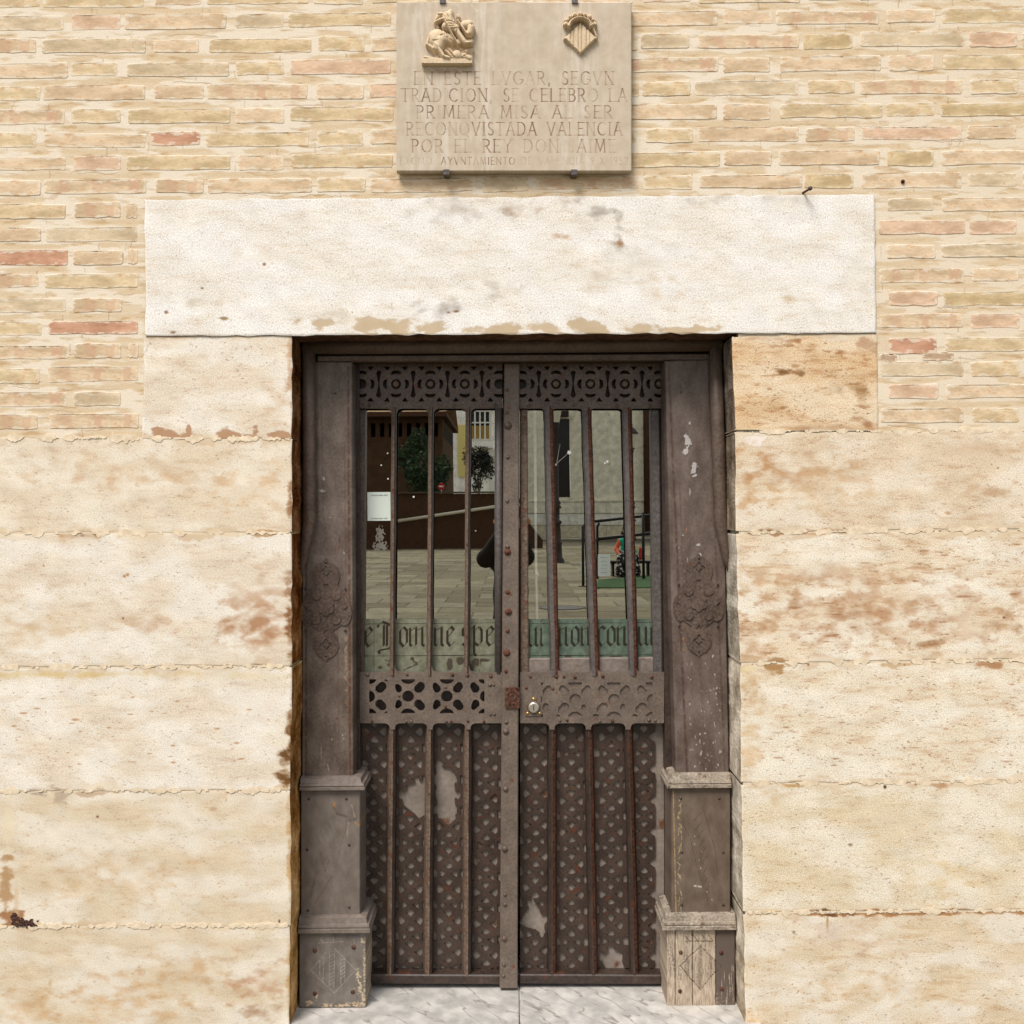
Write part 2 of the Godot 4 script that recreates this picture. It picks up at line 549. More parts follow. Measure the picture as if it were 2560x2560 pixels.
func block(parent: Node3D, called: String, r: Array, corners: Array, sd: int, look: Dictionary, stains: Array, z0: float, jamb := 0, sc := 0.72, soffit := false) -> MeshInstance3D:
	if not soffit:
		stains = stains.duplicate()
		var sm := RandomNumberGenerator.new()
		sm.seed = sd * 3
		var u: float = r[0]
		while u < r[2]:
			for v in [lerpf(corners[0].y, corners[1].y, clampf((u - r[0]) / (r[2] - r[0]), 0, 1)), lerpf(corners[3].y, corners[2].y, clampf((u - r[0]) / (r[2] - r[0]), 0, 1))]:
				if sm.randf() < 0.78:
					stains.insert(0, [u, v + sm.randf_range(-3, 3), sm.randf_range(24, 60), sm.randf_range(6, 16), [[240, 221, 190], [234, 212, 178], [244, 227, 200], [226, 200, 166]][sm.randi() % 4], sm.randf_range(0.5, 1.0), 0.9, 0.5])
			u += sm.randf_range(22, 50)
	stains = stains + joint_stains
	var im := stone_image(r, sc, sd, look, stains)
	var m := mat_tex(im, 0.95, look.bump, 0.2)
	var nx := clampi(int((r[2] - r[0]) / 26.0), 6, 64)
	var ny := clampi(int((r[3] - r[1]) / 26.0), 6, 30)
	var nz := FastNoiseLite.new()
	nz.seed = sd
	nz.frequency = 0.011
	nz.fractal_octaves = 3
	var jag := FastNoiseLite.new()
	jag.seed = sd + 7
	jag.frequency = 0.05
	jag.fractal_octaves = 3
	var P := []
	var U := []
	for j in ny + 1:
		for i in nx + 1:
			var s := float(i) / nx
			var t := float(j) / ny
			# the outermost rings sit close together so that the arris is rounded and ragged
			s = 0.5 + (s - 0.5) * 1.0
			if i == 1: s = 5.0 / (r[2] - r[0])
			if i == nx - 1: s = 1.0 - 5.0 / (r[2] - r[0])
			if j == 1: t = 5.0 / (r[3] - r[1])
			if j == ny - 1: t = 1.0 - 5.0 / (r[3] - r[1])
			var p: Vector2 = corners[0].lerp(corners[1], s).lerp(corners[3].lerp(corners[2], s), t)
			var z := z0 + (nz.get_noise_2d(p.x, p.y) + 0.6) * 0.002
			var edge := i == 0 or j == 0 or i == nx or j == ny
			if edge:
				z = z0 - (0.0012 if soffit or called == "lintel" else 0.0007)
				var e := jag.get_noise_2d(p.x, p.y) * 4.5
				if i == 0 or i == nx: p.x += e
				if j == 0 or j == ny: p.y += e
			elif i == 1 or j == 1 or i == nx - 1 or j == ny - 1:
				z -= 0.0004 + 0.001 * absf(jag.get_noise_2d(p.y, p.x))
				p += Vector2(jag.get_noise_2d(p.x, p.y + 300), jag.get_noise_2d(p.x + 300, p.y)) * 3.0
			P.append(W(p.x, p.y, z))
			U.append(Vector2((p.x - r[0]) / (r[2] - r[0]), (p.y - r[1]) / (r[3] - r[1])).clamp(Vector2(0.002, 0.002), Vector2(0.998, 0.998)))
	# the face is lit by its own slow undulation; only the worn arris turns away
	var N := []
	for j in ny + 1:
		for i in nx + 1:
			var e := Vector3.ZERO
			if i == 0: e.x -= 0.8
			if i == nx: e.x += 0.8
			if j == 0: e.y += 0.12
			if j == ny: e.y -= 0.5 if soffit else 0.1
			var c: Vector3 = P[j * (nx + 1) + i]
			var gx := (nz.get_noise_2d(c.x * 828 + 8, c.y * 828) - nz.get_noise_2d(c.x * 828 - 8, c.y * 828)) * 0.12
			var gy := (nz.get_noise_2d(c.x * 828, c.y * 828 + 8) - nz.get_noise_2d(c.x * 828, c.y * 828 - 8)) * 0.12
			N.append((Vector3(-gx, -gy, 1.0) + e).normalized())
	var st := SurfaceTool.new()
	st.begin(Mesh.PRIMITIVE_TRIANGLES)
	for j in ny:
		for i in nx:
			var a := j * (nx + 1) + i
			for q in [a, a + 1, a + nx + 2, a, a + nx + 2, a + nx + 1]:
				st.set_normal(N[q])
				st.set_uv(U[q])
				st.add_vertex(P[q])
	var front := st.commit()
	var mesh := ArrayMesh.new()
	mesh.add_surface_from_arrays(Mesh.PRIMITIVE_TRIANGLES, front.surface_get_arrays(0))
	var list := [m]
	var side := MB.new()
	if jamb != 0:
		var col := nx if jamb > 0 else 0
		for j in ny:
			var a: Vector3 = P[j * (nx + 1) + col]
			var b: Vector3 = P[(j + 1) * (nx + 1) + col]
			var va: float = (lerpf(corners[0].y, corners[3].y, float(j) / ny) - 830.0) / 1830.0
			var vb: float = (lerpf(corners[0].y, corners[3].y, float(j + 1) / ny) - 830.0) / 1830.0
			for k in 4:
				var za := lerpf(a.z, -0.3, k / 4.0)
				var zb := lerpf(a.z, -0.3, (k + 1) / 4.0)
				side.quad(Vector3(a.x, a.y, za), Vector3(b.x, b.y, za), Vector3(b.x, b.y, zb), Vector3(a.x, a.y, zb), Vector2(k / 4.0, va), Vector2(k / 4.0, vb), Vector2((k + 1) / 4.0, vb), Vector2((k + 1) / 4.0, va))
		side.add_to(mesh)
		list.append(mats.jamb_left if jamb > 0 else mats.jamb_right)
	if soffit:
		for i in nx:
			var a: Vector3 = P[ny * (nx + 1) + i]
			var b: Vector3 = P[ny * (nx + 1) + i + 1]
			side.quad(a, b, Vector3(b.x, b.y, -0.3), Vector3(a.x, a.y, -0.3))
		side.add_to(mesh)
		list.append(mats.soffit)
	return part(parent, called, mesh, list)

func jamb_image(sd: int, keys: Array) -> Image:
	var w := 48
	var h := 900
	var A := noise_bytes(w, h, sd, 0.05, 4, 1.0, 2.5)
	var C := noise_bytes(w, h, sd + 1, 0.2, 3)
	var out := PackedFloat32Array()
	out.resize(w * h * 3)
	for y in h:
		var v := 830.0 + 1830.0 * y / h
		var k := 0
		while k < keys.size() - 2 and keys[k + 1][0] < v:
			k += 1
		var t := clampf((v - keys[k][0]) / (keys[k + 1][0] - keys[k][0]), 0, 1)
		for x in w:
			var i := y * w + x
			var m := (A[i] - 128.0) * 0.5 + (C[i] - 128.0) * 0.25
			for c in 3:
				out[i * 3 + c] = lerpf(keys[k][1][c], keys[k + 1][1][c], t) + m
	return to_image(out, w, h)

func build_wall() -> void:
	var wall := thing("church_wall", "sand coloured brick wall with pale stone blocks around the iron door", "wall", Vector3(0, 0, 0))
	mats.jamb_left = mat_tex(jamb_image(60, [[830, [110, 76, 44]], [1050, [126, 84, 46]], [1095, [128, 84, 46]], [1320, [138, 88, 44]], [1326, [226, 190, 130]], [1343, [226, 190, 130]], [1349, [128, 80, 38]], [1658, [150, 96, 44]], [1664, [226, 190, 130]], [1690, [222, 184, 120]], [1697, [168, 116, 58]], [1980, [150, 104, 54]], [2060, [196, 146, 84]], [2560, [206, 160, 98]], [2660, [200, 150, 90]]]), 0.95, 0.5, 0.2)  # patina of the reveal, its dark browns partly painted shade
	mats.jamb_right = mat_tex(jamb_image(70, [[830, [120, 106, 92]], [1070, [128, 112, 94]], [1085, [206, 186, 154]], [1100, [130, 112, 92]], [1320, [160, 142, 118]], [1330, [100, 86, 72]], [1345, [206, 194, 174]], [1660, [192, 178, 156]], [1690, [220, 204, 178]], [1960, [204, 190, 168]], [2300, [212, 198, 174]], [2660, [190, 168, 138]]]), 0.95, 0.5, 0.2)  # patina too; the darker greys hold some of the reveal's shade
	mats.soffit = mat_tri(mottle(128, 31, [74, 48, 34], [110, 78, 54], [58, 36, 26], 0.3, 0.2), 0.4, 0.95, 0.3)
	# --- mortar behind the bricks, one picture for the whole wall, three sheets around the lintel
	var mr := [-500.0, -330.0, 3060.0, 1112.0]
	var mim := mortar_image(mr, 0.55)
	var mm := mat_tex(mim, 0.95, 0.45, 0.2)
	var sheet := MB.new()
	for q in [[-500, -330, 3060, 510], [-500, 510, 375, 1112], [2176, 510, 3060, 1112]]:
		var pts := []
		var uvs := []
		for p in [Vector2(q[0], q[1]), Vector2(q[2], q[1]), Vector2(q[2], q[3]), Vector2(q[0], q[3])]:
			pts.append(W(p.x, p.y, -0.0005))
			uvs.append(Vector2((p.x - mr[0]) / (mr[2] - mr[0]), (p.y - mr[1]) / (mr[3] - mr[1])))
		sheet.quad(pts[0], pts[1], pts[2], pts[3], uvs[0], uvs[1], uvs[2], uvs[3])
	part(wall, "mortar", sheet.mesh(), mm)
	# --- mortar in the stone joints and the wall's body behind everything
	mats.joint = mat_tri(mottle(256, 33, [198, 180, 152], [208, 191, 164], [184, 156, 124], 0.15, 0.14), 0.7, 0.95, 0.2)
	mats.joint.albedo_color = Color(1, 1, 1)
	var jm := MB.new()
	for q in [[[-500, 1075], [725, 1075], [720, 2670], [-500, 2670]], [[1843, 1060], [3060, 1060], [3060, 2670], [1870, 2670]], [[352, 495], [2198, 487], [2198, 820], [352, 820]], [[352, 826], [725, 826], [724, 1100], [352, 1100]], [[1846, 826], [2198, 826], [2198, 1085], [1843, 1085]]]:
		slab([Vector2(q[0][0], q[0][1]), Vector2(q[1][0], q[1][1]), Vector2(q[2][0], q[2][1]), Vector2(q[3][0], q[3][1])], -0.0012, 0.29, 0.0, jm)
	part(wall, "joint_mortar", jm.mesh(), mats.joint)
	mats.far_wall = mat_tri(mottle(256, 34, [178, 152, 116], [204, 180, 146], [150, 118, 84], 0.2, 0.2), 1.0, 0.95, 0.4)
	var body := MB.new()
	var lo := W(-500, 1280, 0).x
	var hi := W(3060, 1280, 0).x
	body.box(Vector3(-9, -0.2, -0.6), Vector3(lo, 9, -0.004))
	body.box(Vector3(hi, -0.2, -0.6), Vector3(9, 9, -0.004))
	body.box(Vector3(lo, W(1280, -325, 0).y, -0.6), Vector3(hi, 9, -0.004))
	body.box(Vector3(lo, -0.2, -0.6), Vector3(-0.72, W(1280, -325, 0).y, -0.012))
	body.box(Vector3(0.75, -0.2, -0.6), Vector3(hi, W(1280, -325, 0).y, -0.012))
	body.box(Vector3(-0.72, 2.215, -0.6), Vector3(0.75, W(1280, -325, 0).y, -0.012))
	part(wall, "wall_body", body.mesh(), mats.far_wall)
	build_bricks(wall)
	build_stones(wall)

func mortar_image(r: Array, sc: float) -> Image:
	var w := int((r[2] - r[0]) * sc)
	var h := int((r[3] - r[1]) * sc)
	var A := noise_bytes(w, h, 101, 0.03, 4, 3.5, 1.0)
	var B := noise_bytes(w, h, 102, 0.09, 3, 5.0, 1.0)
	var C := noise_bytes(w, h, 103, 0.4, 2)
	var out := PackedFloat32Array()
	out.resize(w * h * 3)
	for i in w * h:
		var t := clampf((A[i] - 124.0) / 34.0, 0, 1)
		var s := clampf((B[i] - 165.0) / 40.0, 0, 1) * 0.55
		var g := (C[i] - 128.0) * 0.1
		var x := float(i % w) / w
		var dull := 0.35 + 0.65 * smoothstep(0.62, 1.0, x)   # the right end is washed over with tan
		var uu: float = r[0] + (i % w) / sc
		var vv: float = r[1] + floorf(float(i) / w) / sc + ROLL * (uu - 1280.0)
		var bed := absf(fposmod(vv - 49.0 + 29.35, 58.7) - 29.35)
		bed = clampf((bed - 20.5 + (B[i] - 128.0) * 0.05) / 3.0, 0, 1)
		var k := maxf(maxf(t * 0.75, dull * 0.55), bed * clampf((A[i] - 92.0) / 36.0, 0, 1) * 1.0)
		out[i * 3] = 251 - 21 * k - 34 * s + g
		out[i * 3 + 1] = 238 - 33 * k - 46 * s + g
		out[i * 3 + 2] = 216 - 48 * k - 56 * s + g
	var q := RandomNumberGenerator.new()
	q.seed = 9
	for n in 1400:   # hairline cracks across and along the joints
		var x := q.randf() * w
		var y := q.randf() * h
		var up := q.randf() < 0.62
		var ln := int(q.randf_range(5, 17)) if up else int(q.randf_range(12, 70))
		var dark := q.randf_range(0.12, 0.42)
		for k in ln:
			if up:
				y += 1.0
				x += q.randf_range(-0.5, 0.5)
			else:
				x += 1.0
				y += q.randf_range(-0.5, 0.5)
			if x < 1 or y < 1 or x >= w - 1 or y >= h - 1:
				break
			var i := int(y) * w + int(x)
			for c in 3:
				out[i * 3 + c] += ([128, 92, 62][c] - out[i * 3 + c]) * dark
	return to_image(out, w, h)

func brick_image(w: int, h: int, sd: int, base: Array, kiss: int, red: Array) -> Image:
	var A := noise_bytes(w, h, sd, 0.02, 4, 3.0, 1.0)
	var B := noise_bytes(w, h, sd + 1, 0.08, 3, 3.0, 1.0)
	var C := noise_bytes(w, h, sd + 2, 0.3, 2)
	var q := RandomNumberGenerator.new()
	q.seed = sd
	var out := PackedFloat32Array()
	out.resize(w * h * 3)
	var ks := []
	for k in kiss:
		ks.append([w * ((k + 0.45 + q.randf() * 0.25) / kiss), q.randf_range(10, 18), q.randf_range(0.3, 0.7)])
	var smear := q.randf_range(1.2, 5.0)
	for y in h:
		for x in w:
			var i := y * w + x
			var m := (A[i] - 128.0) * 0.16 + (B[i] - 128.0) * 0.1 + (C[i] - 128.0) * 0.06
			var edge := minf(minf(x, w - 1 - x) * 0.8, minf(y, h - 1 - y)) + (B[i] - 128.0) * 0.07 + (C[i] - 128.0) * 0.03
			var s := clampf((smear - edge) / 3.0, 0, 1) * 0.75
			var st := clampf((B[i] - 176.0) / 34.0, 0, 1) * 0.4
			var t := 0.0
			for k in ks:
				t = maxf(t, k[2] * clampf((k[1] - absf(x - k[0]) + (B[i] - 128.0) * 0.03) / 4.0, 0, 1))
			for c in 3:
				var v: float = base[c] + m
				v += (red[c] - v) * t
				v += ([190, 146, 108][c] - v) * st
				v += ([248, 234, 210][c] - v) * s
				out[i * 3 + c] = v
	return to_image(out, w, h)

func build_bricks(wall: Node3D) -> void:
	# ochre, tan, rose, grey tan, red, kiss-marked, deep ochre, brown
	var tones := [[226, 200, 158], [228, 200, 163], [228, 193, 160], [223, 200, 165], [213, 162, 131], [226, 199, 162], [218, 192, 147], [204, 174, 143]]
	var red := [218, 172, 140]
	var stretch := []
	var head := []
	for t in tones.size():
		var a := []
		var b := []
		for n in (3 if t < 4 else 2):
			a.append(mat_tex(brick_image(280, 36, 300 + t * 11 + n, tones[t], (3 if t == 5 else (1 if (t == 2 and n == 1) else 0)), red), 0.92, 0.25, 0.2))
			if n < (2 if t < 4 else 1):
				b.append(mat_tex(brick_image(132, 36, 400 + t * 11 + n, tones[t], (2 if t == 5 else 0), red), 0.92, 0.25, 0.2))
		stretch.append(a)
		head.append(b)
	var chosen := {"5_455": 4, "10_170": 4, "13_247": 4, "16_350": 4, "4_2480": 6, "6_2300": 6, "0_200": 2, "10_60": 4, "8_250": 5, "12_247": 5, "14_300": 5, "7_250": 5, "11_60": 5, "15_190": 5, "0_2080": 5, "3_2350": 5, "9_2330": 2, "11_2330": 5, "13_2480": 2, "14_2330": 4, "16_2400": 2, "1_2078": 6, "7_2100": 6}
	var q := RandomNumberGenerator.new()
	q.seed = 77
	for i in range(-6, 18):
		var y := 49.0 + 58.7 * i
		for k in range(-3, 16):
			var c := 247.0 + 204.0 * (k - 1)
			var odd := (i + k) % 2 == 0
			var half := 61.0 if not odd else 129.0
			half -= q.randf_range(-2.0, 3.0)
			var cx := c + q.randf_range(-5, 5)
			var x0 := cx - half
			var x1 := cx + half
			var th := 18.6 + q.randf_range(-1.6, 1.6)
			var yy := y + q.randf_range(-2.5, 2.5)
			var pick := q.randf()
			var rot := q.randf_range(-0.006, 0.006)
			var proud := q.randf_range(0.0002, 0.0013)
			var vary := q.randi()
			if x1 < -480 or x0 > 3040:
				continue
			if i >= 8:
				if cx < 1280:
					x1 = minf(x1, 350.0)
				else:
					x0 = maxf(x0, 2202.0)
				if x1 - x0 < 26:
					continue
			elif x0 > 1000 and x1 < 1570 and i < 6 and i >= 0:
				continue
			x0 = maxf(x0, -498.0)
			x1 = minf(x1, 3058.0)
			var tone := 0
			if cx < 1280:
				tone = 0 if pick < 0.34 else (1 if pick < 0.6 else (2 if pick < 0.66 else (3 if pick < 0.8 else (5 if pick < 0.9 else 1))))
				if i > 8 and pick > 0.5 and pick < 0.62:
					tone = 5
			else:
				tone = 0 if pick < 0.3 else (1 if pick < 0.62 else (2 if pick < 0.68 else (3 if pick < 0.86 else (6 if pick < 0.89 else (5 if pick < 0.94 else 1)))))
				if i > 7 and pick < 0.18:
					tone = 2
			for key in chosen:
				var kk: PackedStringArray = key.split("_")
				if int(kk[0]) == i and absf(float(kk[1]) - cx) < 75.0:
					tone = chosen[key]
			var big: bool = x1 - x0 > 150
			var pool: Array = stretch[tone] if big else head[tone]
			part(wall, "brick", brick_mesh(x0, x1, yy, th, rot, proud, q), pool[vary % pool.size()])
	# two dark patches of old brick in the joint right of the doorway
	for e in [[2200, 2245, 897], [2307, 2388, 893]]:
		part(wall, "brick", brick_mesh(e[0], e[1], e[2] + 6.0, 12.0, 0.0, 0.001, q), head[7][0])

func brick_mesh(x0: float, x1: float, y: float, th: float, rot: float, proud: float, q: RandomNumberGenerator) -> ArrayMesh:
	var pts := []
	var n := 6 if x1 - x0 > 150 else 4
	for k in n + 1:
		var t := float(k) / n
		pts.append(Vector2(lerpf(x0 + 3, x1 - 3, t), y - th + q.randf_range(-1.8, 1.8)))
	pts.append(Vector2(x1 + q.randf_range(-1.5, 1.0), y - th + 3.5))
	pts.append(Vector2(x1 + q.randf_range(-1.5, 1.0), y + th - 3.5))
	for k in n + 1:
		var t := float(k) / n
		pts.append(Vector2(lerpf(x1 - 3, x0 + 3, t), y + th + q.randf_range(-1.8, 1.8)))
	pts.append(Vector2(x0 + q.randf_range(-1.0, 1.5), y + th - 3.5))
	pts.append(Vector2(x0 + q.randf_range(-1.0, 1.5), y - th + 3.5))
	var c := Vector2((x0 + x1) / 2, y)
	# brick coordinates are level; the picture is not, so turn them back before placing
	var mb := MB.new()
	var s := D / F
	var fr := []
	var bk := []
	var us := []
	for p in pts:
		var d: Vector2 = p - c
		var e := Vector2(d.x, d.y + d.x * rot)
		var inn := e - Vector2(clampf(d.x, -2.2, 2.2), clampf(d.y, -2.2, 2.2))
		fr.append(Vector3((c.x + inn.x - 1280) * s, CY - (c.y + inn.y - 1280) * s, proud))
		bk.append(Vector3((c.x + e.x - 1280) * s, CY - (c.y + e.y - 1280) * s, -0.0012))
		us.append(Vector2((p.x - x0) / (x1 - x0), (p.y - y + th) / (2 * th)).clamp(Vector2.ZERO, Vector2.ONE))
	for k in range(1, pts.size() - 1):
		mb.tri(fr[0], fr[k], fr[k + 1], us[0], us[k], us[k + 1])
	for k in pts.size():
		var m := (k + 1) % pts.size()
		mb.quad(fr[k], bk[k], bk[m], fr[m], us[k], us[k], us[m], us[m])
	return mb.mesh()

func build_stones(wall: Node3D) -> void:
	joint_wear()
	var brown := [190, 142, 98]
	var tan := [206, 180, 144]
	var grey := [176, 164, 148]
	var dark := [120, 78, 50]
	var cream := [250, 240, 224]
	var rose := [198, 158, 128]
	# lintel
	var lin := {"light": [254, 248, 238], "mid": [249, 240, 225], "stain": [216, 190, 158], "streak": 0.34, "grain": 0.22, "pits": 0.5, "bump": 0.29, "long": 1.0}
	var ls := [[1130, 525, 110, 30, grey, 0.4, 1.1], [1290, 520, 60, 16, [160, 128, 100], 0.5, 1.2], [1420, 505, 40, 16, [150, 120, 96], 0.5, 1.2], [1510, 530, 45, 26, [150, 140, 126], 0.55, 1.2], [1545, 570, 16, 40, [160, 150, 136], 0.5, 1.2], [1600, 660, 120, 60, [224, 214, 198], 0.5, 1.2], [1090, 775, 70, 18, [150, 138, 124], 0.6, 1.2], [1230, 720, 60, 26, [186, 174, 156], 0.5, 1.2], [480, 755, 70, 16, [206, 190, 160], 0.5, 1.2], [860, 790, 40, 20, [206, 190, 160], 0.6, 1.0], [640, 640, 120, 24, [240, 222, 196], 0.35, 1.2], [1640, 720, 50, 30, [226, 196, 158], 0.45, 1.2], [1990, 750, 60, 12, [206, 176, 130], 0.5, 1.0], [1420, 590, 26, 12, [196, 150, 110], 0.6, 1.0], [1550, 605, 12, 10, [150, 100, 60], 0.7, 0.6], [1140, 778, 10, 4, [120, 84, 50], 0.8, 0.4], [560, 795, 14, 5, [150, 120, 84], 0.8, 0.5], [2150, 700, 40, 90, [232, 222, 200], 0.4, 1.2], [1500, 690, 60, 40, [226, 206, 178], 0.4, 1.2], [1980, 500, 120, 20, [200, 190, 176], 0.4, 1.3], [1760, 508, 60, 16, [190, 178, 164], 0.5, 1.3]]
	for e in [[800, 806, 46, 14], [930, 812, 60, 22], [1010, 818, 80, 20], [1250, 822, 90, 14], [1340, 818, 110, 18], [1480, 816, 70, 20], [1580, 822, 80, 14], [1700, 826, 60, 10], [1770, 822, 40, 10]]:
		ls.append([e[0], e[1], e[2], e[3], [212, 188, 154], 0.92, 0.95, 0.4])
	for e in [[415, 780, 6, 5], [432, 830, 10, 5], [660, 660, 5, 5], [505, 720, 5, 4], [880, 780, 3, 4], [1120, 780, 5, 3]]:
		ls.append([e[0], e[1], e[2], e[3], dark, 0.7, 0.3])
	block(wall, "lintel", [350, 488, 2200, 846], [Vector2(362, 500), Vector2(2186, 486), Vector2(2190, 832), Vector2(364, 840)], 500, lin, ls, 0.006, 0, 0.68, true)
	# left side, from the lintel down
	var pale := {"light": [248, 235, 212], "mid": [238, 219, 190], "stain": [202, 168, 136], "streak": 0.42, "grain": 0.15, "pits": 0.5, "bump": 0.215}
	var paler := {"light": [250, 240, 222], "mid": [240, 223, 197], "stain": [202, 168, 138], "streak": 0.34, "grain": 0.17, "pits": 0.45, "bump": 0.25}
	var warm := {"light": [246, 231, 207], "mid": [233, 211, 179], "stain": [194, 150, 112], "streak": 0.5, "grain": 0.2, "pits": 0.6, "bump": 0.29}
	var smooth_l := {"light": [244, 231, 209], "mid": [231, 211, 178], "stain": [200, 164, 128], "streak": 0.3, "grain": 0.12, "pits": 0.4, "bump": 0.21}
	var s1 := []
	for e in [[430, 1088, 50, 12], [470, 1074, 8, 14], [560, 1084, 20, 18], [600, 1092, 60, 10], [640, 1078, 14, 16], [390, 1080, 16, 14], [690, 1086, 40, 8]]:
		s1.append([e[0], e[1], e[2], e[3], [192, 150, 116], 0.95, 0.7, 0.2])
	s1 += [[700, 1020, 40, 60, [210, 166, 124], 0.4, 1.2], [724, 900, 10, 90, [180, 128, 84], 0.5, 1.0], [430, 842, 90, 10, [196, 166, 136], 0.7, 0.9]]
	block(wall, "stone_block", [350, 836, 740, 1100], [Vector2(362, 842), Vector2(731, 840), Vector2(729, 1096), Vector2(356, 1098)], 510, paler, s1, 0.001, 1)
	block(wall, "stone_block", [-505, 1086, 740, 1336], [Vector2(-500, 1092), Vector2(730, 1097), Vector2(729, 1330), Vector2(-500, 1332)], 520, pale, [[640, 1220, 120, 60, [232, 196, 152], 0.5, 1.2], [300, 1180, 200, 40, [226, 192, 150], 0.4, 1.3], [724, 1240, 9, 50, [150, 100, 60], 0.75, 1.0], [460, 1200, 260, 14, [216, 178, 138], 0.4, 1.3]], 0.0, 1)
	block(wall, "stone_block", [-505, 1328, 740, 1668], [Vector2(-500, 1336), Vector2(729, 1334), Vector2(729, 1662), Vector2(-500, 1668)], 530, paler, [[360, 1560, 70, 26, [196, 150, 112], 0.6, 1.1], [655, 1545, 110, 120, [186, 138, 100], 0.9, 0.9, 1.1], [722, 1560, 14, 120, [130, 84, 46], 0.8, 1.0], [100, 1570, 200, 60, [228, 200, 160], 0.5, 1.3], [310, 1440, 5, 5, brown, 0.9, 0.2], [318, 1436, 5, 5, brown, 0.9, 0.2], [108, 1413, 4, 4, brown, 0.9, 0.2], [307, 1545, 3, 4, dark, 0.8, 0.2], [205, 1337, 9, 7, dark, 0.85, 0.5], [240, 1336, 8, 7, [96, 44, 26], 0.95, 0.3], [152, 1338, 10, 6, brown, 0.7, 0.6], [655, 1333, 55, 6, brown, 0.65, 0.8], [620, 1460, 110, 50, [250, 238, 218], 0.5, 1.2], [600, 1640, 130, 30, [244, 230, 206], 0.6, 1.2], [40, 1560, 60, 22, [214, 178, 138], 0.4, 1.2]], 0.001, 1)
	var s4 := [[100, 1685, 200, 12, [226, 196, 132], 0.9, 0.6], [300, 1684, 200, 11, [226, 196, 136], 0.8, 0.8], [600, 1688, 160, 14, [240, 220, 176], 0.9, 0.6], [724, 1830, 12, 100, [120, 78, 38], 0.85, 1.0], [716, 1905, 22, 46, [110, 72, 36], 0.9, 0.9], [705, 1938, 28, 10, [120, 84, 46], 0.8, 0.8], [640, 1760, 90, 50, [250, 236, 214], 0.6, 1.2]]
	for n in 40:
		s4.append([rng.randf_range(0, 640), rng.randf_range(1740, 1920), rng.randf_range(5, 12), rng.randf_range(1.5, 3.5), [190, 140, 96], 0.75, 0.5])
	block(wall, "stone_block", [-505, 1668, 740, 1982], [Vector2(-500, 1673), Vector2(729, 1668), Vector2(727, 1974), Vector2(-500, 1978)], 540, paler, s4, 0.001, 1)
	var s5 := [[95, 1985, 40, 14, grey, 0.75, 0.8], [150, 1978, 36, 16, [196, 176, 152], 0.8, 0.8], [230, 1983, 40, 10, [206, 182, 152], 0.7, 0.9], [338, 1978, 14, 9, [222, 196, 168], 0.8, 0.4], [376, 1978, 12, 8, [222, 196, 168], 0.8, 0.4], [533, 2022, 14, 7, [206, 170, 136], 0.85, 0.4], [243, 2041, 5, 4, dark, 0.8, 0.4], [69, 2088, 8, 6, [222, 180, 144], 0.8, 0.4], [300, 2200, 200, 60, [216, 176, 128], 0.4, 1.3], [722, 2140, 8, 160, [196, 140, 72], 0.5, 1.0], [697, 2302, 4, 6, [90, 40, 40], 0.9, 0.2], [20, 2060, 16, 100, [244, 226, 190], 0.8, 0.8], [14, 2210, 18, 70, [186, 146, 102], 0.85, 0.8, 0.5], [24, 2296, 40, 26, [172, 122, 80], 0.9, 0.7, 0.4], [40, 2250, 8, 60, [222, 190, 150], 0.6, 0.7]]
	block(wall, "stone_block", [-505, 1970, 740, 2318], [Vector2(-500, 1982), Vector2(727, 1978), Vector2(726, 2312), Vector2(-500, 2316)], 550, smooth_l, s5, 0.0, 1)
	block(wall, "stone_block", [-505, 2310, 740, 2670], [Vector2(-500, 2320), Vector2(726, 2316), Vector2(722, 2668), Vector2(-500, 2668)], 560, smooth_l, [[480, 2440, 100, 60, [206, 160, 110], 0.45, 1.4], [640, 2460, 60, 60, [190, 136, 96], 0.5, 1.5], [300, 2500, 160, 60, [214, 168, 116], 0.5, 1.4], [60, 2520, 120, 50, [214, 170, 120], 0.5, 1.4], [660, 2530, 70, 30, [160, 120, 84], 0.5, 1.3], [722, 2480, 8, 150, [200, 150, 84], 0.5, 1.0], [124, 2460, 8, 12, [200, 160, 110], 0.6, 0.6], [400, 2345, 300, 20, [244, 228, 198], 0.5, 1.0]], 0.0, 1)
	# crumbling mortar left standing over the joints, in scraps
	var jn := FastNoiseLite.new()
	jn.seed = 88
	jn.frequency = 0.018
	jn.fractal_octaves = 4
	for e in [[-480, 1333.5, 724, 1332], [-480, 1671, 724, 1665], [-480, 1980, 722, 1976], [-480, 2318, 720, 2314], [1850, 1331, 3040, 1319], [1858, 1658, 3040, 1644], [1862, 1959, 3040, 1949], [1868, 2282, 3040, 2271], [-480, 1092, 724, 1097], [1846, 1079, 3040, 1075]]:
		var ju0: float = e[0]
		var jv0: float = e[1]
		var ju1: float = e[2]
		var jv1: float = e[3]
		var scrap := plate(func(u, v):
			var line := lerpf(jv0, jv1, (u - ju0) / (ju1 - ju0))
			var wide := 2.5 + jn.get_noise_2d(u, jv0 * 3.0) * 15.0
			return absf(v - line + jn.get_noise_2d(u * 2.0, jv0) * 3.0) - wide + jn.get_noise_2d(u * 4.0, v * 4.0) * 5.0, ju0, minf(jv0, jv1) - 16, ju1, maxf(jv0, jv1) + 16, 3.2, 0.0022, 0.003)
		part(wall, "joint_mortar", scrap, mats.joint)
	# broken corner at the far left: a dark plate paints the shaded hole
	var gn := FastNoiseLite.new()
	gn.seed = 12
	gn.frequency = 0.045
	gn.fractal_octaves = 4
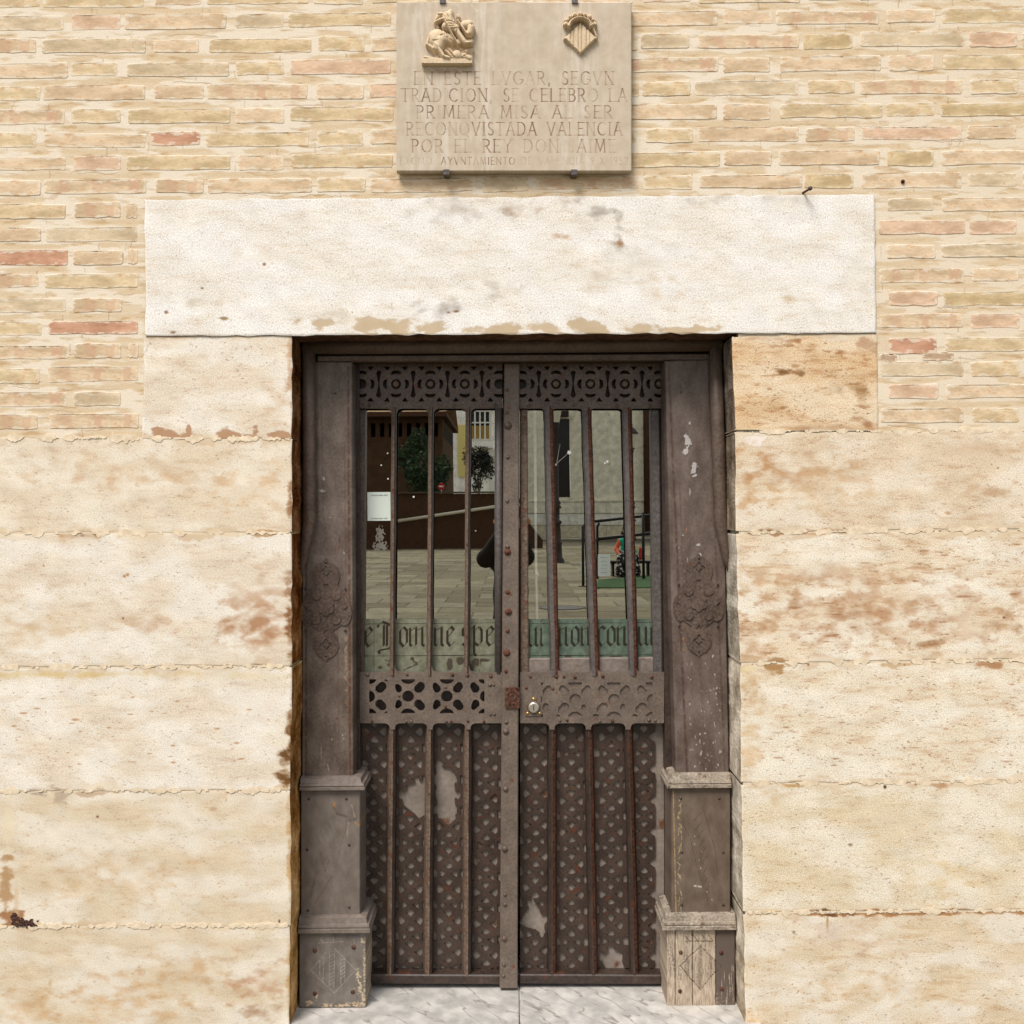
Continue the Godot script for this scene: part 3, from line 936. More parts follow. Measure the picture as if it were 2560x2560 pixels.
	var gap := plate(func(u, v): return minf(sd_ell(Vector2(u, v), Vector2(62, 2308), Vector2(28, 10)), sd_ell(Vector2(u, v), Vector2(36, 2296), Vector2(8, 13))) + gn.get_noise_2d(u * 1.4, v * 1.4) * 9.0, 6, 2266, 112, 2340, 1.6, 0.003, 0.003)
	part(wall, "dark_hole_plate", gap, mat_tri(mottle(128, 35, [50, 30, 24], [74, 46, 36], [36, 22, 18], 0.3, 0.4), 0.08, 0.95, 0.4))
	# right side
	var sr := []
	for n in 60:
		sr.append([rng.randf_range(1850, 2180), rng.randf_range(850, 1060), rng.randf_range(6, 20), rng.randf_range(1.5, 5), [168, 116, 74], 0.5, 0.9])
	sr += [[2140, 985, 46, 26, [150, 108, 64], 0.6, 1.0], [2170, 860, 30, 26, [200, 160, 126], 0.8, 0.8, 0.3], [2000, 1070, 130, 8, [176, 126, 84], 0.9, 0.9], [2172, 1060, 20, 16, [180, 134, 96], 0.9, 0.7], [1900, 845, 60, 8, [190, 140, 100], 0.7, 0.9], [2060, 985, 60, 30, [240, 222, 190], 0.5, 1.0], [1960, 930, 16, 8, [120, 84, 44], 0.7, 0.8], [2003, 938, 12, 9, [120, 84, 44], 0.7, 0.8]]
	block(wall, "stone_block", [1824, 832, 2204, 1084], [Vector2(1831, 841), Vector2(2192, 834), Vector2(2196, 1078), Vector2(1837, 1076)], 570, {"light": [243, 220, 186], "mid": [230, 196, 152], "stain": [186, 134, 90], "streak": 0.6, "grain": 0.22, "pits": 0.6, "bump": 0.34}, sr, 0.0012, -1)
	block(wall, "stone_block", [1824, 1074, 3065, 1334], [Vector2(1837, 1082), Vector2(3060, 1074), Vector2(3060, 1316), Vector2(1840, 1328)], 580, warm, [[1890, 1100, 34, 16, [254, 240, 226], 1.0, 0.7, 0.2], [1990, 1185, 180, 46, [196, 150, 106], 0.75, 1.1], [2440, 1120, 120, 24, [204, 166, 126], 0.6, 1.2], [2060, 1170, 120, 18, [190, 146, 96], 0.5, 1.2], [1870, 1200, 40, 90, [190, 130, 76], 0.5, 1.5], [2500, 1230, 90, 20, [190, 146, 104], 0.55, 1.2], [2200, 1210, 200, 40, [246, 226, 196], 0.5, 1.2], [1990, 1245, 160, 40, [222, 188, 140], 0.4, 1.3], [2350, 1130, 180, 30, [248, 230, 202], 0.5, 1.2], [2494, 1170, 4, 4, dark, 0.8, 0.3], [2370, 1283, 12, 6, brown, 0.7, 0.6], [1930, 1322, 60, 7, [160, 110, 70], 0.7, 0.9], [2110, 1320, 5, 4, dark, 0.6, 0.4]], 0.001, -1)
	var s3 := [[1880, 1600, 60, 80, [198, 154, 112], 0.5, 1.3], [1900, 1450, 80, 50, [206, 158, 108], 0.45, 1.4], [2180, 1530, 300, 70, [190, 144, 106], 0.75, 1.2], [2100, 1440, 240, 30, [200, 158, 120], 0.6, 1.2], [2480, 1560, 70, 50, [180, 136, 96], 0.5, 1.3], [2420, 1560, 40, 56, [248, 230, 204], 0.8, 0.9], [2330, 1610, 40, 12, [150, 100, 60], 0.6, 1.0], [2508, 1543, 6, 4, dark, 0.8, 0.4], [2000, 1390, 200, 40, [250, 236, 212], 0.55, 1.2], [2300, 1480, 120, 20, [250, 234, 210], 0.4, 1.2], [1960, 1640, 40, 30, [240, 216, 176], 0.4, 1.0]]
	for n in 45:
		var bu := rng.randf_range(1860, 2560)
		s3.append([bu, 1640 - rng.randf() * 260.0 - (bu - 1860) * 0.06, rng.randf_range(8, 24), rng.randf_range(1.5, 3.5), [164, 112, 72], 0.6, 0.5])
	block(wall, "stone_block", [1828, 1326, 3065, 1662], [Vector2(1841, 1334), Vector2(3060, 1322), Vector2(3060, 1640), Vector2(1849, 1655)], 590, {"light": [250, 238, 216], "mid": [241, 221, 190], "stain": [184, 132, 88], "streak": 0.52, "grain": 0.2, "pits": 0.6, "bump": 0.34}, s3, 0.001, -1)
	var s44 := [[1944, 1664, 34, 20, [188, 148, 100], 0.95, 0.5, 0.25], [2206, 1662, 9, 8, [200, 156, 104], 0.8, 0.5], [2020, 1662, 4, 4, dark, 0.8, 0.3], [2260, 1662, 4, 4, [110, 60, 40], 0.9, 0.3], [2480, 1662, 30, 8, [180, 130, 90], 0.6, 1.0], [1870, 1700, 50, 40, [206, 166, 116], 0.6, 1.2], [1880, 1850, 30, 90, [226, 188, 140], 0.5, 1.2], [1880, 1672, 30, 12, [240, 220, 176], 0.9, 0.6]]
	for n in 45:
		var bu := rng.randf_range(1870, 2560)
		s44.append([bu, 1720 + rng.randf() * 220.0 - (bu - 2200) * 0.08, rng.randf_range(5, 15), rng.randf_range(1.2, 3.0), [168, 118, 80], 0.55, 0.5])
	block(wall, "stone_block", [1836, 1648, 3065, 1964], [Vector2(1850, 1662), Vector2(3060, 1648), Vector2(3060, 1946), Vector2(1853, 1956)], 600, {"light": [250, 239, 217], "mid": [242, 225, 196], "stain": [190, 142, 98], "streak": 0.4, "grain": 0.2, "pits": 0.6, "bump": 0.29}, s44, 0.001, -1)
	block(wall, "stone_block", [1840, 1944, 3065, 2284], [Vector2(1853, 1962), Vector2(3060, 1952), Vector2(3060, 2268), Vector2(1858, 2278)], 610, {"light": [247, 234, 210], "mid": [236, 217, 182], "stain": [194, 150, 104], "streak": 0.28, "grain": 0.22, "pits": 0.5, "bump": 0.29}, [[1975, 1960, 26, 9, [206, 168, 120], 0.9, 0.4, 0.3], [2012, 1957, 14, 12, [206, 166, 118], 0.9, 0.4, 0.3], [2212, 1967, 5, 6, [70, 24, 14], 1.0, 0.2], [2290, 1960, 6, 5, dark, 0.8, 0.4], [2316, 1963, 4, 4, dark, 0.8, 0.3], [2356, 1962, 10, 6, [200, 160, 120], 0.7, 0.6], [2125, 2111, 8, 5, [140, 110, 80], 0.85, 0.4], [2360, 2200, 80, 50, [232, 196, 136], 0.5, 1.2], [1940, 2000, 40, 26, [216, 180, 134], 0.6, 1.0], [2240, 2060, 120, 60, [236, 218, 190], 0.5, 1.0], [1920, 2280, 40, 14, [236, 206, 150], 0.8, 0.8]], 0.001, -1)
	var s6 := []
	for n in 16:
		s6.append([2035 + n * 36, 2283 - n * 0.4, 30, 9, [178, 132, 88], 0.85 - n * 0.03, 0.6, 0.3])
	s6 += [[2070, 2284, 30, 10, [110, 74, 46], 0.8, 0.8], [2120, 2284, 24, 9, [120, 84, 60], 0.7, 0.8], [2068, 2300, 4, 36, [170, 128, 60], 0.7, 0.4], [1984, 2330, 6, 7, [150, 126, 104], 0.8, 0.4], [1960, 2375, 10, 5, [170, 140, 116], 0.8, 0.5], [2180, 2360, 60, 24, [214, 172, 132], 0.5, 1.2], [2100, 2330, 80, 40, [222, 196, 176], 0.5, 1.2], [2200, 2470, 160, 40, [216, 176, 126], 0.45, 1.3], [1880, 2560, 40, 40, [206, 158, 104], 0.4, 1.2]]
	block(wall, "stone_block", [1844, 2272, 3065, 2672], [Vector2(1858, 2286), Vector2(3060, 2274), Vector2(3060, 2668), Vector2(1866, 2668)], 620, {"light": [246, 233, 211], "mid": [233, 212, 178], "stain": [190, 142, 94], "streak": 0.42, "grain": 0.17, "pits": 0.5, "bump": 0.25}, s6, 0.0005, -1)

# ------------------------------------------------------------------ floor and room
func marble_image(w: int, h: int, sd: int) -> Image:
	var a := FastNoiseLite.new()
	a.seed = sd
	a.frequency = 0.01
	a.fractal_octaves = 4
	var C := noise_bytes(w, h, sd + 3, 0.02, 4)
	var G := noise_bytes(w, h, sd + 4, 0.012, 3)
	var out := PackedFloat32Array()
	out.resize(w * h * 3)
	for y in h:
		for x in w:
			var i := y * w + x
			# veins run slantwise
			var p := Vector2(x * 0.55 + y * 1.0, y * 0.7 - x * 0.75)
			var n := absf(a.get_noise_2d(p.x * 0.4, p.y * 1.5))
			var vein := clampf(1.0 - n / 0.07, 0, 1) * clampf((C[i] - 70.0) / 90.0, 0, 1)
			var n2 := absf(a.get_noise_2d(p.x * 1.0 + 500, p.y * 3.0))
			vein = maxf(vein, clampf(1.0 - n2 / 0.03, 0, 1) * 0.3 * clampf((G[i] - 130.0) / 60.0, 0, 1))
			var cl := (C[i] - 128.0) * 0.12
			out[i * 3] = 208 + cl * 2.0 - 62 * vein
			out[i * 3 + 1] = 202 + cl * 1.9 - 64 * vein
			out[i * 3 + 2] = 192 + cl * 1.8 - 62 * vein
	return to_image(out, w, h)

func build_threshold() -> void:
	var t := thing("marble_threshold", "white grey veined marble threshold slabs in front of the iron door", "threshold", Vector3(0, 0, -0.1))
	var seam := W(1299, 2560, 0.0).x
	for e in [[-0.72, seam - 0.0012, 1], [seam + 0.0012, 0.74, 2]]:
		var m := mat_tex(marble_image(420, 300, 40 + e[2] * 7), 0.32, 0.0, 0.5)
		var mb := MB.new()
		var x0: float = e[0]
		var x1: float = e[1]
		var ch := 0.003
		var P := [Vector3(x0 + ch, 0.12, -0.5), Vector3(x1 - ch, 0.12, -0.5), Vector3(x1 - ch, 0.12, 0.055), Vector3(x0 + ch, 0.12, 0.055)]
		mb.quad(P[0], P[1], P[2], P[3], Vector2(0, 0), Vector2(1, 0), Vector2(1, 1), Vector2(0, 1))
		var Q := [Vector3(x0, 0.117, -0.5), Vector3(x1, 0.117, -0.5), Vector3(x1, 0.117, 0.06), Vector3(x0, 0.117, 0.06)]
		for k in 4:
			var n := (k + 1) % 4
			mb.quad(P[k], Q[k], Q[n], P[n], Vector2(0.1, 0.9), Vector2(0.1, 0.92), Vector2(0.9, 0.92), Vector2(0.9, 0.9))
			mb.quad(Q[k], Q[k] - Vector3(0, 0.11, 0), Q[n] - Vector3(0, 0.11, 0), Q[n], Vector2(0.1, 0.9), Vector2(0.1, 1), Vector2(0.9, 1), Vector2(0.9, 0.9))
		part(t, "slab", mb.mesh(), m)

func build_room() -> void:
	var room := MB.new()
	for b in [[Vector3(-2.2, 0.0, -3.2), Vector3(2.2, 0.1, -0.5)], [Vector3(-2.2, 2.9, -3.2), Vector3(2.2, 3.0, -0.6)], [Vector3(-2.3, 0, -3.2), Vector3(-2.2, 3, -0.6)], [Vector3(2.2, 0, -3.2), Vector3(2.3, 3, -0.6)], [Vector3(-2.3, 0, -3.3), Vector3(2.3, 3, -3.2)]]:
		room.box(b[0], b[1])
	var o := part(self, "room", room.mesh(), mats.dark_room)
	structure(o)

# ------------------------------------------------------------------ frame
func build_frame() -> void:
	var fr := thing("door_frame", "dark brown painted door frame with pilasters on pedestals and a roll moulding", "door frame", W(1290, 2515, -0.16))
	# boards behind
	part(fr, "head_board", slab([Vector2(752, 842), Vector2(1815, 838), Vector2(1806, 904), Vector2(760, 906)], -0.19, 0.12, 1.5).mesh(), mats.iron_dark)  # dark iron here paints the shaded gap around the top roll
	part(fr, "head_fillet", slab([Vector2(792, 889), Vector2(1782, 884), Vector2(1782, 900), Vector2(792, 904)], -0.15, 0.03, 2.0).mesh(), mats.frame)
	var pl := paint_image([750, 898, 890, 1952], 0.62, 710, [112, 96, 84], 0.2, [[806, 1192, 5, 7, [206, 200, 190], 0.9, 0.4], [804, 1222, 8, 6, [206, 200, 190], 0.9, 0.5], [853, 1345, 3, 16, [120, 40, 28], 0.9, 0.6], [851, 1370, 3, 12, [120, 40, 28], 0.9, 0.6], [866, 1380, 3, 5, [220, 210, 196], 0.9, 0.4], [841, 976, 5, 3, [40, 30, 26], 0.9, 0.3], [844, 1797, 5, 4, [110, 46, 34], 0.9, 0.5], [826, 1290, 3, 2, [210, 200, 190], 0.8, 0.3], [830, 1850, 3, 4, [196, 186, 170], 0.8, 0.4], [875, 1700, 6, 120, [146, 104, 70], 0.4, 1.2], [870, 1640, 6, 60, [170, 150, 124], 0.5, 1.2], [800, 1880, 3, 20, [196, 186, 170], 0.5, 0.5], [860, 1840, 2, 3, [210, 200, 190], 0.8, 0.3], [864, 1850, 2, 3, [210, 200, 190], 0.8, 0.3]], [[851, 940, 853, 970, 1.5, [66, 52, 46], 0.7], [834, 985, 831, 1020, 1.2, [110, 70, 50], 0.6], [765, 1870, 770, 1935, 1.6, [150, 100, 66], 0.8], [818, 1912, 823, 1935, 1.5, [190, 180, 164], 0.8], [879, 910, 882, 1950, 5, [84, 48, 32], 0.8], [757, 1400, 757, 1950, 4, [70, 50, 40], 0.7], [800, 1950, 880, 1950, 5, [76, 56, 46], 0.7], [868, 1100, 872, 1500, 3, [88, 60, 46], 0.5], [800, 960, 806, 1300, 2.5, [84, 66, 56], 0.5], [846, 1560, 850, 1900, 3, [92, 68, 54], 0.4]])
	var pil := part(fr, "pilaster", slab([Vector2(756, 904), Vector2(880, 905), Vector2(883, 1950), Vector2(755, 1952)], -0.148, 0.13, 2.0).mesh(), mat_tex(pl, 0.48, 0.7, 0.45))
	var chips := [[1719, 1102, 11, 18, [196, 190, 184], 1.0, 0.7, 0.2], [1712, 1126, 7, 8, [196, 190, 184], 1.0, 0.6, 0.2], [1727, 1052, 4, 6, [196, 190, 184], 1.0, 0.5, 0.2], [1738, 1170, 9, 18, [186, 180, 176], 1.0, 0.6, 0.2], [1750, 1163, 5, 3, [186, 180, 176], 0.9, 0.4], [1724, 1230, 3, 14, [196, 188, 180], 0.9, 0.5], [1710, 1320, 3, 8, [176, 120, 90], 0.8, 0.5], [1750, 1360, 9, 5, [206, 200, 192], 0.95, 0.6], [1752, 1388, 6, 5, [206, 200, 192], 0.95, 0.6], [1710, 1398, 3, 9, [206, 200, 192], 0.9, 0.5], [1700, 974, 5, 4, [40, 30, 26], 0.9, 0.3], [1688, 1625, 6, 6, [176, 110, 56], 0.9, 0.4], [1688, 1598, 5, 6, [170, 100, 52], 0.9, 0.4], [1714, 1602, 6, 10, [206, 200, 192], 0.9, 0.6], [1698, 1530, 10, 34, [140, 84, 48], 0.6, 1.2]]
	for n in 64:
		chips.append([rng.randf_range(1694, 1810), rng.randf_range(1640, 1930), rng.randf_range(1.2, 4.5), rng.randf_range(1.5, 6.0), [200, 190, 178], 0.85, 0.6])
	for n in 20:
		chips.append([rng.randf_range(1678, 1700), rng.randf_range(1250, 1600), rng.randf_range(1, 3), rng.randf_range(1, 4), [196, 184, 170], 0.8, 0.6])
	var pr := paint_image([1655, 896, 1830, 1950], 0.62, 720, [108, 91, 80], 0.18, chips, [[1700, 955, 1703, 968, 1.3, [60, 46, 40], 0.8], [1699, 985, 1697, 1000, 1.5, [140, 110, 90], 0.8], [1664, 905, 1690, 1945, 5, [74, 48, 38], 0.8], [1790, 905, 1818, 1945, 4, [72, 58, 52], 0.6], [1700, 1945, 1820, 1945, 5, [70, 54, 46], 0.7], [1740, 1560, 1752, 1900, 4, [88, 68, 56], 0.4], [1690, 1200, 1698, 1560, 3, [92, 58, 42], 0.5]])
	part(fr, "pilaster", slab([Vector2(1662, 902), Vector2(1804, 898), Vector2(1823, 1946), Vector2(1690, 1946)], -0.148, 0.13, 2.0).mesh(), mat_tex(pr, 0.48, 0.6, 0.45))
	# roll mouldings
	var s := (D + 0.14) / F
	for e in [["roll_moulding", [[772, 862], [773, 1060], [774, 1300], [768, 1345], [758, 1400], [752, 1440]], [15, 15, 15, 13, 9, 3]], ["roll_moulding", [[1788, 855], [1794, 1060], [1801, 1300], [1808, 1345], [1818, 1400], [1826, 1440]], [15, 15, 15, 13, 9, 3]], ["roll_moulding", [[758, 869], [1180, 866], [1181, 866], [1440, 864], [1803, 861]], [16, 16, 16, 16, 16]]]:
		var pts := []
		var rad := []
		for i in e[1].size():
			pts.append(W(e[1][i][0], e[1][i][1], -0.13))
			rad.append(e[2][i] * s * 1.1)
		part(fr, e[0], smooth(tube(pts, rad, 14)), mats.frame)
	# flat outer strip beside the rolls, dark to paint the shade of the gap
	part(fr, "edge_strip", slab([Vector2(750, 846), Vector2(762, 846), Vector2(757, 1950), Vector2(749, 1950)], -0.185, 0.1, 1.0).mesh(), mats.iron_dark)
	part(fr, "edge_strip", slab([Vector2(1798, 844), Vector2(1812, 844), Vector2(1836, 1946), Vector2(1822, 1946)], -0.185, 0.1, 1.0).mesh(), mats.iron_dark)
	# nails in the rolls
	var nm := BoxMesh.new()
	nm.size = Vector3(0.007, 0.007, 0.006)
	for p in [[804, 875], [979, 874], [1149, 873], [1218, 875], [1342, 874], [1411, 873], [1586, 872], [1752, 868], [772, 917], [774, 1113], [774, 1308], [1789, 903], [1793, 1096], [1797, 1294]]:
		var o := part(fr, "nail", nm, mats.iron_dark, W(p[0], p[1], -0.14 + 15.5 * s))
		o.rotation.z = rng.randf_range(0.2, 1.2)
	# rosette plates on the pilasters
	for cx in [[815.0, 1518.0], [1747.0, 1507.0]]:
		rosette(fr, cx[0], cx[1])
	build_pedestal(fr, true)
	build_pedestal(fr, false)

func rosette(fr: Node3D, cu: float, cv: float) -> void:
	var f := func(u: float, v: float) -> float:
		var p := Vector2(u - cu, v - cv)
		var d := sd_ell(p, Vector2(0, -2), Vector2(55, 62))
		d = smin(d, sd_ell(p, Vector2(0, -78), Vector2(34, 36)), 8.0)
		d = smin(d, sd_ell(p, Vector2(0, 92), Vector2(32, 36)), 8.0)
		d = smin(d, sd_tri(p, Vector2(0, -124), Vector2(-26, -88), Vector2(26, -88)), 4.0)
		d = smin(d, sd_tri(p, Vector2(0, 136), Vector2(-26, 100), Vector2(26, 100)), 4.0)
		for sx in [-1.0, 1.0]:
			d = minf(d, sd_ell(p, Vector2(46 * sx, 12), Vector2(18, 34)))
			d = maxf(d, -sd_ell(p, Vector2(50 * sx, -64), Vector2(16, 20)))
			d = maxf(d, -sd_ell(p, Vector2(48 * sx, 78), Vector2(20, 22)))
			d = maxf(d, -sd_tri(p, Vector2(44 * sx, 6), Vector2(54 * sx, -3), Vector2(54 * sx, 14)))
		d = maxf(d, -sd_tri(p, Vector2(0, -46), Vector2(-8, -58), Vector2(8, -58)))
		d = maxf(d, -sd_tri(p, Vector2(0, 54), Vector2(-8, 66), Vector2(8, 66)))
		for cyy in [-88.0, 94.0]:
			var q := minf(sd_ell(p, Vector2(0, cyy), Vector2(5, 12)), sd_ell(p, Vector2(0, cyy), Vector2(12, 5)))
			d = maxf(d, -absf(q) + 1.4)
		return d
	var o := part(fr, "rosette", plate(f, cu - 68, cv - 128, cu + 68, cv + 140, 2.4, -0.1435, 0.006), mats.iron)
	var boss := plate(func(u, v):
		var p := Vector2(absf(u - cu), absf(v - cv + 2))
		var pet := minf(sd_ell(Vector2(absf(u - cu), v - cv), Vector2(25, -32), Vector2(12, 14)), sd_ell(Vector2(absf(u - cu), v - cv), Vector2(25, 30), Vector2(12, 13)))
		return minf(minf(pet, sd_ell(p, Vector2(0, 0), Vector2(13, 13))), minf(sd_ell(p, Vector2(11, 8), Vector2(9, 9)), sd_ell(p, Vector2(0, 15), Vector2(9, 9)))), cu - 40, cv - 50, cu + 40, cv + 48, 2.0, -0.1395, 0.006)
	part(o, "boss", boss, mats.iron)
	for p in [[0, -112], [0, 122], [-50, -46], [48, -46], [-50, 58], [48, 58]]:
		part(o, "rivet", dome(3.4), mats.iron_dark, W(cu + p[0], cv + p[1], -0.1435))

var domes := {}
func dome(r: float) -> ArrayMesh:
	if not domes.has(r):
		var R := r * (D + 0.2) / F
		var mb := MB.new()
		for j in 3:
			for k in 10:
				var a := TAU * k / 10
				var b := TAU * (k + 1) / 10
				var p := []
				for e in [[a, j], [b, j], [b, j + 1], [a, j + 1]]:
					var th: float = e[1] / 3.0 * PI / 2
					p.append(Vector3(cos(e[0]) * cos(th) * R, sin(e[0]) * cos(th) * R, sin(th) * R * 0.7))
				mb.quad(p[0], p[1], p[2], p[3])
		domes[r] = smooth(mb)
	return domes[r]

func build_pedestal(fr: Node3D, left: bool) -> void:
	# picture measures: panel, block and mouldings
	var pan: Array = [752, 1974, 900, 2300] if left else [1679, 1968, 1826, 2292]
	var blk: Array = [748, 2330, 914, 2519] if left else [1667, 2322, 1838, 2516]
	var zp := -0.125
	var zk := -0.108
	var scratch := []
	var chips := []
	if left:
		for e in [[880, 2010, 888, 2040], [872, 2050, 868, 2090]]:
			scratch.append([e[0], e[1], e[2], e[3], 1.5, [190, 170, 140], 0.8])
		scratch += [[836, 2004, 834, 2018, 4, [186, 128, 66], 0.9], [834, 2018, 843, 2032, 4, [96, 82, 74], 0.9], [843, 2032, 866, 2040, 4, [88, 76, 68], 0.9], [872, 2050, 892, 2046, 3, [92, 78, 70], 0.8], [890, 2056, 898, 2062, 3.5, [186, 128, 66], 0.9]]
		for k in 4:
			scratch.append([826 - k * 10, 2050 + k * 12, 838 - k * 10, 2080 + k * 10, 1.3, [150, 140, 128], 0.6])
		scratch += [[800, 2130, 812, 2180, 1.5, [92, 66, 54], 0.6], [812, 2180, 822, 2150, 1.5, [92, 66, 54], 0.6], [785, 2260, 830, 2190, 1.6, [96, 64, 52], 0.6], [775, 2240, 790, 2180, 5, [98, 70, 58], 0.5], [838, 2170, 870, 2050, 1.3, [96, 70, 60], 0.5], [798, 2080, 795, 2160, 1.2, [120, 108, 98], 0.6]]
	else:
		scratch += [[1681, 1975, 1688, 2290, 1.8, [196, 160, 96], 0.9]]
		for n in 40:
			var y := rng.randf_range(1985, 2270)
			scratch.append([1695 + rng.randf_range(-5, 8), y, 1696 + rng.randf_range(-5, 8), y + rng.randf_range(4, 16), 1.3, [196, 178, 130], 0.8])
		for k in 9:
			scratch.append([1735 + k * 4, 2050 + k * 22, 1752 + k * 3, 2030 + k * 22, 1.2, [72, 58, 48], 0.8])
			chips.append([1738 + k * 5 + rng.randf_range(-8, 8), 2090 + k * 20, 2, 3, [210, 190, 150], 0.8, 0.5])
		scratch += [[1695, 2035, 1725, 2095, 1.3, [70, 56, 46], 0.7], [1725, 2095, 1740, 2160, 1.3, [70, 56, 46], 0.7], [1740, 2160, 1775, 2270, 1.3, [70, 56, 46], 0.6], [1755, 2010, 1790, 2130, 1.2, [76, 60, 50], 0.7], [1790, 2130, 1794, 2190, 1.2, [76, 60, 50], 0.7], [1735, 2215, 1752, 2218, 3, [220, 212, 196], 0.9]]
	var tone: Array = [122, 110, 99] if left else [114, 97, 82]
	var im := paint_image(pan, 1.3, 730 + int(left), tone, 0.1, chips, scratch)
	part(fr, "pedestal_panel", slab(rect(pan[0], pan[1], pan[2], pan[3]), zp, 0.15, 2.0).mesh(), mat_tex(im, 0.5, 0.1, 0.4))
	if left:
		var ln := []
		var pale := [222, 212, 194]
		for e in [[795, 2356, 860, 2352], [800, 2346, 808, 2356], [832, 2340, 833, 2352], [868, 2346, 866, 2356], [885, 2346, 886, 2358], [775, 2425, 815, 2378], [775, 2425, 836, 2484], [836, 2370, 890, 2424], [890, 2424, 838, 2480], [798, 2400, 798, 2440], [808, 2390, 806, 2455], [823, 2376, 822, 2468], [836, 2376, 834, 2470], [850, 2382, 852, 2462], [862, 2396, 862, 2450]]:
			ln.append([e[0], e[1], e[2], e[3], 1.1, pale, 0.45])
		for k in 9:
			ln.append([825, 2390 + k * 9, 834, 2384 + k * 9, 1.0, pale, 0.4])
			if k < 6:
				ln.append([853, 2400 + k * 9, 861, 2394 + k * 9, 1.0, pale, 0.6])
		var cp := []
		for n in 26:
			cp.append([rng.randf_range(750, 914), rng.randf_range(2506, 2520), rng.randf_range(3, 12), rng.randf_range(2, 7), [206, 178, 142], 0.9, 0.7])
		for e in [[905, 2350, 4, 12], [896, 2440, 6, 20], [900, 2470, 6, 20], [908, 2500, 5, 24], [884, 2480, 5, 12], [912, 2420, 3, 90], [790, 2490, 4, 12]]:
			cp.append([e[0], e[1], e[2], e[3], [212, 190, 156], 0.9, 0.9])
		var bi := paint_image(blk, 1.3, 740, [124, 114, 104], 0.12, cp, ln)
		part(fr, "pedestal_block", slab(rect(blk[0], blk[1], blk[2], blk[3]), zk, 0.15, 2.0).mesh(), mat_tex(bi, 0.55, 0.15, 0.35))
		for p in [[787, 2376], [884, 2368], [787, 2484], [882, 2480]]:
			part(fr, "bolt_head", dome(5.5), mats.rust, W(p[0], p[1], zk))
	else:
		# bare boards where the paint has gone, the outer one still half painted
		var ln := []
		var dk := [92, 78, 64]
		for e in [[1700, 2414, 1750, 2364], [1750, 2364, 1802, 2414], [1802, 2414, 1750, 2474], [1750, 2474, 1700, 2414], [1713, 2352, 1783, 2352], [1715, 2340, 1722, 2350], [1730, 2336, 1742, 2350], [1755, 2336, 1765, 2350], [1772, 2338, 1782, 2350]]:
			ln.append([e[0], e[1], e[2], e[3], 1.8, dk, 0.95])
		for e in [[1720, 9, 24], [1750, 12, 52], [1777, 9, 26]]:
			ln.append([e[0], 2416 - e[2], e[0], 2416 + e[2], e[1] * 0.55, [128, 112, 96], 0.8])
		var xs := [1667.0, 1688.5, 1731.5, 1789.5, 1838.0]
		for k in 4:
			var r := [xs[k], float(blk[1]), xs[k + 1], float(blk[3])]
			var cp := []
			for n in (14 if k < 3 else 0):
				cp.append([rng.randf_range(r[0], r[2]), rng.randf_range(2330, 2440), rng.randf_range(1, 3), rng.randf_range(8, 26), [124, 110, 98], 0.55, 0.9])
			if k == 3:
				cp.append([1815, 2390, 60, 170, [104, 90, 80], 0.95, 0.15, 0.3])
				cp.append([1832, 2480, 16, 70, [104, 90, 80], 0.8, 0.6, 0.5])
				for n in 16:
					cp.append([rng.randf_range(1800, 1836), rng.randf_range(2420, 2515), 1.4, rng.randf_range(10, 26), [214, 196, 172], 0.8, 0.3])
			cp.append([r[2], 2400, 1.5, 130, [86, 66, 52], 0.8, 0.2])
			var bi := paint_image(r, 1.6, 750 + k, [190, 170, 146], 0.14, cp, ln, 0.26)
			part(fr, "plank", slab(rect(r[0] + 0.6, r[1], r[2] - 0.6, r[3]), zk + [0.0, 0.0008, 0.0004, -0.001][k], 0.15, 1.2).mesh(), mat_tex(bi, 0.8, 0.2, 0.3))
		for p in [[1702, 2381], [1700, 2478], [1803, 2381], [1804, 2472]]:
			part(fr, "bolt_head", dome(5.0), mats.rust, W(p[0], p[1], zk + 0.001))
	for p in ([[772, 1997], [866, 1997], [768, 2124], [873, 2112], [770, 2276], [873, 2268]] if left else [[1702, 1996], [1798, 1996], [1704, 2131], [1808, 2131], [1704, 2262], [1808, 2262]]):
		part(fr, "screw", dome(3.6), mats.iron_dark, W(p[0], p[1], zp))
	# mouldings: cap of the panel and cap of the block
	var mcap: Material = mats.frame if left else mats.wood_end
	for e in [[pan, zp, 1946.0 if left else 1938.0, 0.017], [blk, zk, 2294.0 if left else 2288.0, 0.016]]:
		var r: Array = e[0]
		var z: float = e[1]
		var x0 := W(r[0], r[1], z).x
		var x1 := W(r[2], r[1], z).x
		var yt := W((r[0] + r[2]) / 2.0, e[2], z).y
		var yb := W((r[0] + r[2]) / 2.0, r[1], z).y
		var h := yt - yb
		var o: float = e[3]
		var prof := [Vector2(-0.012, yt + 0.004), Vector2(o * 0.15, yt), Vector2(o * 0.35, yb + h * 0.62), Vector2(o * 0.75, yb + h * 0.58), Vector2(o * 0.85, yb + h * 0.42), Vector2(o * 0.6, yb + h * 0.36), Vector2(o, yb + h * 0.3), Vector2(o, yb + h * 0.06), Vector2(o * 0.3, yb), Vector2(-0.004, yb - 0.004)]
		part(fr, "pedestal_moulding", moulding(x0, x1, z, -0.27, prof, 0.0 if left else 1.0, 1.0 if left else 0.0).mesh(), mats.grey_panel if left else mcap)

